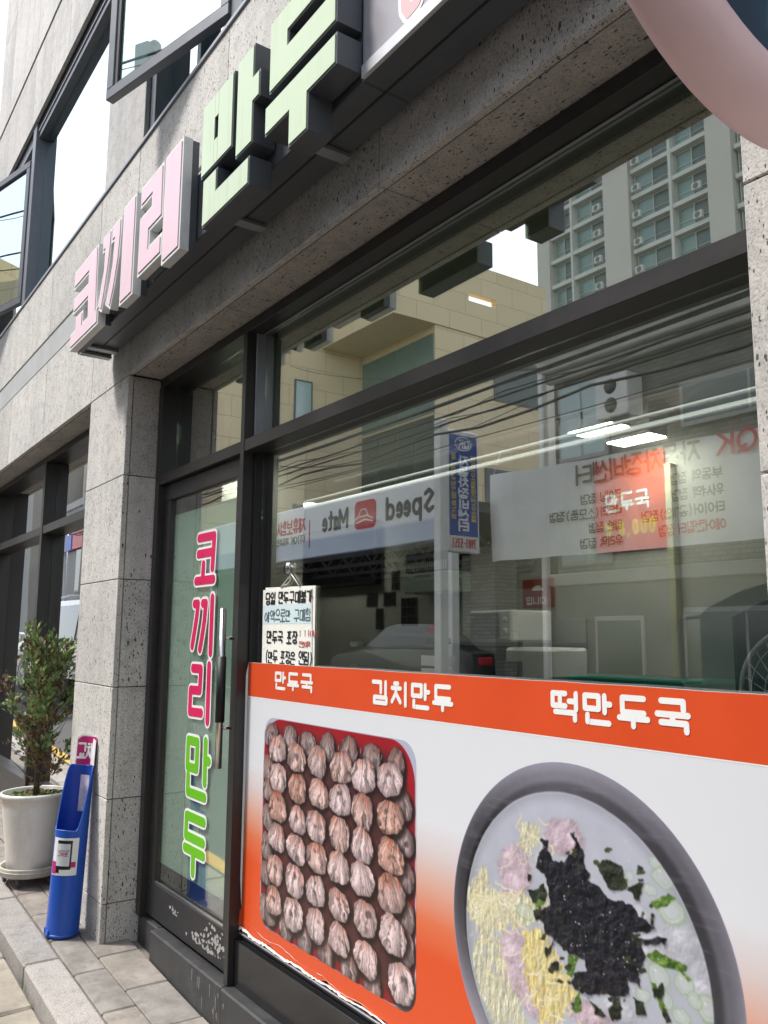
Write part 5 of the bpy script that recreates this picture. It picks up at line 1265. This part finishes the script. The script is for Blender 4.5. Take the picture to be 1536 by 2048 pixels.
# standing rack sign
rk = thing('rack_sign', 'white standing rack sign with round top corners in front of the workshop', 'sign', (-10.5, -6.55, gz(-10.5)-.1))
MB().prism([(x-10.5, z) for x, z in rrect(-.47, .35, .47, 1.90, .16)], FN(-6.55), 0, .08).build('board', WHITE, rk)
fr = FN(-6.469, -10.03, .35)
for k in range(4): B('slot', (-10.93, -6.4695, .52+.2*k), (-10.07, -6.462, .68+.2*k), OFFWHITE, rk, .006)
mb = MB(); text(mb, 'Speed Mate', fr, .20, 1.30, .06, .10, .017, .12, h0=.001, thick=.004); mb.build('lettering', RED, rk)
mb = MB(); text(mb, '점검항목안내', fr, .16, 1.12, .09, .075, .012, .2, h0=.001, thick=.004); mb.build('lettering', BLK, rk)
# vinyl banner
bn = thing('vinyl_banner', 'grey white vinyl banner listing car checks hung before the brick building', 'banner', (-8, -7.9, 2.8))
mb = MB(); NXB, NZB = 60, 10
def bz(t, q): return (4.36-.16*t)*(q)+(2.84-.06*t)*(1-q)-.10*math.sin(math.pi*t)*(1 if q > .5 else .6)*0
def by(t, q): return -7.9+.03*math.sin(t*31)*(1-q*.4)+.05*math.sin(t*9+q*2)+.10*math.exp(-((t-.06)/.05)**2)*(1-q)
for i in range(NXB+1):
    t = i/NXB
    for j in range(NZB+1): q = j/NZB; mb.v.append((-10.75+6.0*t, by(t, q), bz(t, q)))
for i in range(NXB):
    for j in range(NZB): mb.f.append([i*(NZB+1)+j, (i+1)*(NZB+1)+j, (i+1)*(NZB+1)+j+1, i*(NZB+1)+j+1]); mb.mi.append(0); mb.sm.append(True)
mb.build('cloth', mat('banner_vinyl', (.74, .74, .73), .55, 0, .1, 1.5, grime=.15), bn)
fr = FN(-7.78, -4.95, 2.8)
def btext(s, x, z, sx, sz, w_, m, gap=.18, name='lettering'):
    mb = MB(); text(mb, s, fr, x, z, sx, sz, w_, gap, h0=0, thick=.003)
    mb.v = [(vx, by((vx+10.75)/6.0, min(1, max(0, (vz-2.8)/1.5)))+.03, vz) for vx, vy, vz in mb.v]
    return mb.build(name, m, bn)
btext('(주)', .25, 1.18, .20, .24, .035, BLK); btext('QK', .85, 1.16, .26, .28, .05, RED); btext('자동차정비센터', 1.65, 1.12, .28, .30, .045, BLK)
for k, (a, b) in enumerate((('부동액 점검', '라이닝 점검'), ('워셔액 점검', '배터리(소모품)점검'), ('타이어(공기압)점검', '일반 점검'), ('에어컨필터 점검', '유리막 점검'))):
    btext(a, 1.35, .86-.23*k, .125, .14, .022, BLK if k < 3 else RED); btext(b, 3.05, .80-.23*k, .125, .14, .022, BLK)
    btext('점검', .30, .86-.23*k, .14, .16, .026, BLK)
for x, a in ((-10.75, -.5), (-4.75, .6)): MB().tube([(x, -7.9, 4.3), (x+a, -8.6, 5.0)], .006, 5).build('tie_rope', cordm, bn)

# low brick building with white cornice
s = NT('grey_brick'); tcg = s.n('TexCoord'); spg = s.n('SeparateXYZ'); s.l(tcg.outputs['Object'], spg.inputs[0]); cm = s.n('CombineXYZ')
s.l(s.math('ADD', spg.outputs[0], spg.outputs[1]), cm.inputs[0]); s.l(spg.outputs[2], cm.inputs[1])
br = s.n('TexBrick'); s.l(cm.outputs[0], br.inputs['Vector'])
for k_, v_ in (('Scale', 1), ('Mortar Size', .008), ('Brick Width', .21), ('Row Height', .07)): br.inputs[k_].default_value = v_
br.inputs['Color1'].default_value = (.30, .29, .265, 1); br.inputs['Color2'].default_value = (.20, .19, .175, 1); br.inputs['Mortar'].default_value = (.13, .125, .115, 1)
c = s.mix(s.ramp(s.noise(s.obj(), .8, 5), [(.3, (.6, .6, .6)), (.7, (1.15, 1.15, 1.1))]), (0, 0, 0), br.outputs['Color']); c = s.mix(.8, br.outputs['Color'], s.ramp(s.noise(s.obj(), .8, 5), [(.3, (.6, .6, .6)), (.7, (1.1, 1.1, 1.05))]), 'MULTIPLY')
BRK = s.set(col=c, rough=.9)
CONB = mat('pale_concrete_trim', (.44, .44, .42), .85, 0, .15, 1.5, grime=.3)
bk = thing('brick_building', 'low grey brick building with pale cornice across the street', 'building', (-4, -12, 0))
B('wall', (-10.15, -17, -1), (6, -8.85, 6.48), BRK, bk, 0); B('cornice', (-10.25, -8.84, 6.18), (6.1, -8.55, 6.52), CONB, bk, .02); B('cornice', (-10.2, -8.845, 6.02), (6.1, -8.68, 6.175), CONB, bk, .02)
B('ledge', (-10.2, -8.845, 2.42), (6.1, -8.62, 2.62), CONB, bk, .015); B('ground_floor_wall', (-11.9, -8.845, -1), (6, -8.75, 2.415), mat('grey_render', (.17, .165, .155), .9, 0, .25, 1.2, grime=.4), bk, 0)
B('brick_pier', (-11.95, -8.74, -.3), (-11.05, -8.2, 3.05), BRK, bk, .01); B('downpipe', (-10.28, -8.68, -.3), (-10.16, -8.56, 6.9), WHITE, bk, .02)
def kwin(x0, x1, z0, z1, m, nx=2, y=-8.845):
    w_ = B('window', (x0, y, z0), (x1, y+.06, z1), CONB, bk, .01)
    for i in range(nx):
        a = x0+.06+(x1-x0-.06)*i/nx; B('pane', (a, y+.061, z0+.07), (a+(x1-x0-.06)/nx-.05, y+.066, z1-.07), m, w_, 0)
for z in (2.75, 3.65, 4.55, 5.25): kwin(-10.02, -8.95, z, z+(.85 if z < 5 else .7), LTG, 2)
kwin(-7.55, -4.2, 4.72, 5.42, TEALD, 3); kwin(-3.4, -1.0, 4.6, 5.6, TEALD, 2); kwin(-7.55, -4.4, 3.0, 4.0, TEALD, 3); kwin(1, 4, 3.4, 5.2, TEALD, 2)
B('door', (-10.35, -8.745, -.2), (-9.45, -8.70, 1.88), mat('grey_steel_door', (.12, .13, .13), .5), bk, .01); kwin(-9.25, -8.3, .9, 1.9, TEALD, 1, -8.745); kwin(-7.6, -5.6, .7, 2.0, TEALD, 2, -8.745)
t = thing('outdoor_unit', 'white outdoor air conditioning unit on the brick wall across the street', 'air conditioner', (-9.0, -8.6, 5.3))
B('body', (-8.9, -8.84, 5.05), (-8.25, -8.45, 5.75), WHITE, t, .02)
for z in (5.25, 5.56): MB().lathe([(0, .01), (.12, .01), (.125, 0)], (-8.58, -8.449, z), 20, 'y').build('fan_grille', mat('dark_grille', (.03, .03, .03), .5), t)

# apartment tower far behind
TW = mat('tower_paint', (.62, .58, .50), .85, 0, .05, .05); TWP = mat('tower_pilaster', (.66, .63, .58), .85, 0, .05, .05); TS = mat('tower_slab_edge', (.70, .70, .66), .8, 0, .05, .1)
tw = thing('apartment_tower', 'tall cream apartment tower rising behind the low buildings', 'building', (-40, -65, 0))
B('wall', (-61.6, -76, -2), (-12, -63.1, 62), TW, tw, 0)
B('stair_core', (-61.7, -70, -2), (-59.95, -62.0, 66), TWP, tw, 0); B('stair_core', (-59.9, -72, 60), (-57.5, -64, 63.5), TW, tw, 0); B('parapet', (-57.4, -66, 60), (-52, -63, 62.8), TW, tw, 0)
MB().lathe([(0, 0), (.55, 0), (.6, .3), (.6, 1.2), (.35, 1.55), (0, 1.6)], (-60.8, -64, 66), 16).build('water_tank', TWP, tw)
PIL = [(-52.4, -49.3), (-40.8, -38.4), (-29.6, -27.2), (-18.5, -12)]
for a, b in PIL: B('pilaster', (a, -63.0, -2), (b, -61.9, 62.3), TWP, tw, 0)
cols = [(-59.9, -57.05, -56.8, -52.45), (-49.2, -44.9, -44.6, -40.9), (-38.3, -34.2, -33.9, -29.7), (-27.1, -23.0, -22.7, -18.6)]
WFR = mat('tower_window_frame', (.58, .58, .54), .6); PG = mat('tower_pane', (.25, .36, .345), .15, 0, .25, .25, spec=.8); PD = mat('tower_pane_dark', (.13, .17, .165), .2, 0, .2, .3, spec=.8)
def tower_window(x0, x1):
    mb = MB(); h = 2.2
    for lo, hi in (((x0, -62.9, 0), (x1, -62.75, .1)), ((x0, -62.9, h-.1), (x1, -62.75, h)), ((x0, -62.9, .1), (x0+.1, -62.75, h-.1)), ((x1-.1, -62.9, .1), (x1, -62.75, h-.1)), ((x0+(x1-x0)*.48, -62.9, .1), (x0+(x1-x0)*.48+.09, -62.75, h-.1)), ((x0+.1, -62.9, .72), (x1-.1, -62.78, .78))): mb.box(lo, hi)
    w_ = mb.build('window', WFR, tw)
    xm = x0+(x1-x0)*.48
    B('pane', (x0+.1, -62.95, .1), (xm, -62.86, h-.1), PG, w_, 0); B('pane', (xm+.09, -62.95, .1), (x1-.1, -62.86, h-.1), PD, w_, 0)
    return w_
for (x0, x1, x2, x3) in cols:
    B('mullion_fin', (x1, -63.0, -2), (x2, -62.1, 61), TS, tw, 0)
    for (a, b) in ((x0, x1), (x2, x3)):
        w0 = tower_window(a+.05, b-.05); first = True
        for k in range(8, 22):
            z = 2.78*k
            if first: w0.location.z = z; first = False; continue
            w_ = w0.copy(); COL.objects.link(w_); w_.parent = tw; w_.location.z = z
            for ch in w0.children:
                c_ = ch.copy(); COL.objects.link(c_); c_.parent = w_
sl0 = None
for (x0, x1, x2, x3) in cols:
    first = True
    for k in range(8, 23):
        z = 2.78*k-.5
        if first: sl0 = B('slab_edge', (x0, -63.0, 0), (x3, -62.2, .42), TS, tw, 0); sl0.location.z = z; first = False; continue
        c_ = sl0.copy(); COL.objects.link(c_); c_.parent = tw; c_.location.z = z
ac0 = None
for (x, ks) in ((-53.3, (11, 12, 13, 14, 15, 16)), (-48.4, (11, 12, 13, 14, 15, 16, 17)), (-41.9, (12, 14, 15))):
    for k in ks:
        if ac0 is None:
            ac0 = B('outdoor_unit', (-.45, -62.15, 0), (.45, -61.8, .7), TS, tw, .03); MB().lathe([(0, .01), (.26, .01), (.28, 0)], (0, -61.79, .35), 14, 'y').build('fan_grille', PD, ac0); o_ = ac0
            base = o_.location.copy()
        else:
            o_ = ac0.copy(); COL.objects.link(o_); o_.parent = tw
            for ch in ac0.children: c_ = ch.copy(); COL.objects.link(c_); c_.parent = o_
        o_.location = base+Vector((x, 0, 2.78*k+.05))
# more of the street so that reflections do not end in nothing
LW = mat('grey_render_house', (.33, .33, .31), .85, 0, .15, .5, grime=.3)
def house(label, x0, x1, y0, y1, h, m, wins):
    t = thing('street_house', label, 'building', ((x0+x1)/2, (y0+y1)/2, 0), 'other houses along the street')
    B('wall', (x0, y0, -3), (x1, y1, h), m, t, 0); B('parapet', (x0-.05, y1-.2, h+.003), (x1+.05, y1+.06, h+.3), CONB, t, .02)
    for (a, b, c_, d) in wins:
        w_ = B('window', (a, y1+.001, b), (c_, y1+.05, d), CONB, t, .01); B('pane', (a+.08, y1+.051, b+.08), (c_-.08, y1+.056, d-.08), TEALD, w_, 0)
    return t
h1 = house('grey rendered house with a red fascia further up the street', -36, -25.95, -16, -7.2, 6.6, LW, [(-34, 3.2, -31, 5.4), (-29.5, 3.2, -27, 5.4)])
B('red_fascia', (-36, -7.19, 4.9), (-26, -7.05, 6.1), RED, h1, .02); B('cream_fascia', (-33, -7.19, 2.9), (-21.4, -7.06, 3.8), BG, h1, .02)
for k in range(9): B('louvre', (-31.5, -7.04, 2.9+.32*k-1.2), (-28.6, -6.95, 3.02+.32*k-1.2), WHITE, h1, .01)
house('tall plain grey house at the far end of the street', -60, -40.5, -18, -6.9, 11, LW, [(-50, 3, -47, 5.2), (-45, 3, -42.5, 5.2)])
house('brick house at the near end of the street', 6.5, 20, -20, -8, 7.5, BRK, [(8, 3, 11, 5), (13, 3, 16, 5)])
t = thing('street_name_sign', 'blue arrow shaped street name plate across the street', 'sign', (-18.3, -2.7, 0))
MB().tube([(-18.6, -2.8, .3), (-18.6, -2.8, 3.7)], .04, 10).build('post', ALU_L, t)
MB().prism([(0, 0), (1.35, 0), (1.5, .16), (1.35, .32), (0, .32)], FN(-2.74, -17.9, 3.3), 0, .03).build('plate', mat('blue_plate', (.03, .09, .42), .4), t)
# utility poles and wires
PC = mat('pole_concrete', (.36, .35, .33), .9, 0, .1, 2)
for x, y, lb in ((-24.5, -4.9, 'concrete utility pole up the street beyond the workshop'), (7.5, -4.9, 'concrete utility pole at the near end of the street')):
    t = thing('utility_pole', lb, 'utility pole', (x, y, gz(x)), 'utility poles in the street')
    MB().tube([(x, y, gz(x)-.2), (x, y, 9)], [.19, .12], 14).build('pole', PC, t); B('crossarm', (x-.06, y-.9, 8.1), (x+.06, y+.9, 8.22), ALU_L, t, 0)
WB = mat('cable_black', (.015, .015, .016), .6)
rw = random.Random(3)
for k in range(16):
    y = -4.1-.05*(k % 4)-rw.uniform(0, .35) if k < 12 else -4.9+(-.8, .8, -.4, .4)[k-12]
    z0 = 3.75+.055*k+rw.uniform(-.05, .12) if k < 12 else 8.25
    dz = rw.uniform(-.2, .3); sag = rw.uniform(.15, .5)
    pts = [(-24.5+32*i/40, y+rw.uniform(-.01, .01), z0+.5+dz*(i/40)-sag*4*(i/40)*(1-i/40)+(.05*math.sin(i*1.9+k) if k % 3 == 0 else 0)) for i in range(41)]
    o = MB().tube(pts, rw.choice((.006, .009, .012, .016)), 5).build('street_cable', WB); tag(o, 'black cable slung along the street between the poles', 'cable', 'cables strung along the street')
for k, (p, q) in enumerate((((-9.9, -8.5, 5.8), (-13, -4.3, 4.0)), ((-20, -8.9, 9), (-6, -4.4, 4.4)), ((-12, -4.4, 4.3), (-9.8, -6.2, 4.9)))):
    P, Q = Vector(p), Vector(q); o = MB().tube([P+(Q-P)*(i/12)-VZ*.25*4*(i/12)*(1-i/12) for i in range(13)], .008, 5).build('service_wire', WB); tag(o, 'black service wire crossing to the buildings opposite', 'cable', 'service wires crossing the street')
for z, y in ((9.8, -3.6), (9.1, -3.7)):
    o = MB().tube([(-24, y, z+.1), (-12, y, z-.15), (0, y, z-.1), (7.5, y, z)], .012, 5).build('overhead_cable', WB); tag(o, 'thin overhead cable crossing high above the street', 'cable', 'high cables above the street')
# parked cars
def car(label, x, y, body, suv=False, rz=0, red=None):
    t = thing('parked_car', label, 'car', (x, y, gz(x)-.1), None, rz)
    L, W_, H = (4.5, 1.78, 1.66) if suv else (4.7, 1.80, 1.45)
    prof = [(-L/2, .35), (-L/2+.05, .72), (-L/2+.25, .82), (-1.15, .93), (-.45, H-.05), (-.1, H), (1.1 if suv else .95, H-.01), (1.9 if suv else 1.45, H-.22 if suv else H-.18), (L/2-.12 if suv else 1.9, 1.0), (L/2-.05, .92), (L/2, .55), (L/2-.03, .33)]
    if suv: prof = [(-L/2, .38), (-L/2+.05, .85), (-1.2, 1.02), (-.55, H-.06), (-.2, H), (1.85, H-.02), (2.05, H-.12), (2.2, 1.05), (L/2, .95), (L/2, .40)]
    def sec(pr, w0): 
        mb = MB(); N = len(pr); vs = []
        for s_ in (-1, 1):
            for a, b in pr: vs.append((a, s_*(W_/2 if b < 1.0 else W_/2-.18*(b-1.0)/(H-1.0)-.02), b))
        mb.add(vs, [list(range(N))[::-1], list(range(N, 2*N))]+[(i, (i+1) % N, N+(i+1) % N, N+i) for i in range(N)])
        return mb
    sec(prof, 0).build('body', body, t, True)
    gl = mat('car_glass', (.02, .025, .028), .06, 0, .05, spec=.9)
    top = H-.10
    q = [(-1.02, 1.0), (-.45, top), (1.0 if not suv else 1.75, top), (1.6 if not suv else 2.0, 1.0)]
    for s_ in (-1, 1):
        w1, w2 = W_/2+.004, W_/2-.16*(top-1)/(H-1)-.010
        mb = MB(); mb.add([(a, s_*(w1 if b <= 1.0 else w2), b) for a, b in q], [(0, 1, 2, 3)]); mb.build('side_window', gl, t, True)
        mb = MB(); mb.box((-1.35, s_*W_/2-.002*s_, .98), (-1.05, s_*(W_/2+.16), 1.12), .03); mb.build('wing_mirror', body, t, True)
        if suv: MB().tube([(-.3, s_*.62, H+.05), (.6, s_*.63, H+.08), (1.8, s_*.62, H+.03)], .02, 6).build('roof_rail', ALU_L, t, True)
        for a in (-1.4, 1.4):
            wh = MB().lathe([(.0, -.10), (.22, -.10), (.32, -.09), (.335, -.05), (.335, .05), (.32, .09), (.22, .10), (0, .10)], (a, s_*(W_/2-.09), .335), 22, 'y').build('wheel', RUBBER, t, True)
            MB().lathe([(0, .112*s_), (.20, .104*s_), (.21, .098*s_)], (a, s_*(W_/2-.09), .335), 18, 'y').build('rim', ALU_L, wh, True)
    mb = MB(); mb.add([(-1.13, -.72, .97), (-1.13, .72, .97), (-.47, .62, top+.02), (-.47, -.62, top+.02)], [(0, 1, 2, 3)]); mb.v = [(a-.012, b, c_+.012) for a, b, c_ in mb.v]; mb.build('windscreen', gl, t, True)
    for s_ in (-1, 1): MB().box((L/2-.06, s_*.62-.16, .72), (L/2+.01, s_*.62+.16, .86), .02).build('tail_light', RED, t, True)
    return t
CARW = mat('white_car_paint', (.72, .73, .72), .25, 0, .03, coat=.5); CARD = mat('dark_car_paint', (.025, .027, .03), .2, .2, .05, coat=.6)
car('dark saloon car parked inside the open car workshop', -13.4, -8.6, CARD)
car('white estate car with roof rails parked up the street', -15.6, -2.6, CARW, True)
GC = mat('green_tarp', (.012, .16, .10), .6, 0, .25, 3)
t = thing('green_bins', 'low green covered bins standing before the brick building', 'bin', (-8, -7.9, gz(-8)))
B('bin_body', (-8.9, -8.3, -.2), (-6.6, -7.7, .95), GC, t, .05); B('bin_lid', (-8.95, -8.35, .953), (-6.55, -7.65, 1.03), GC, t, .03)
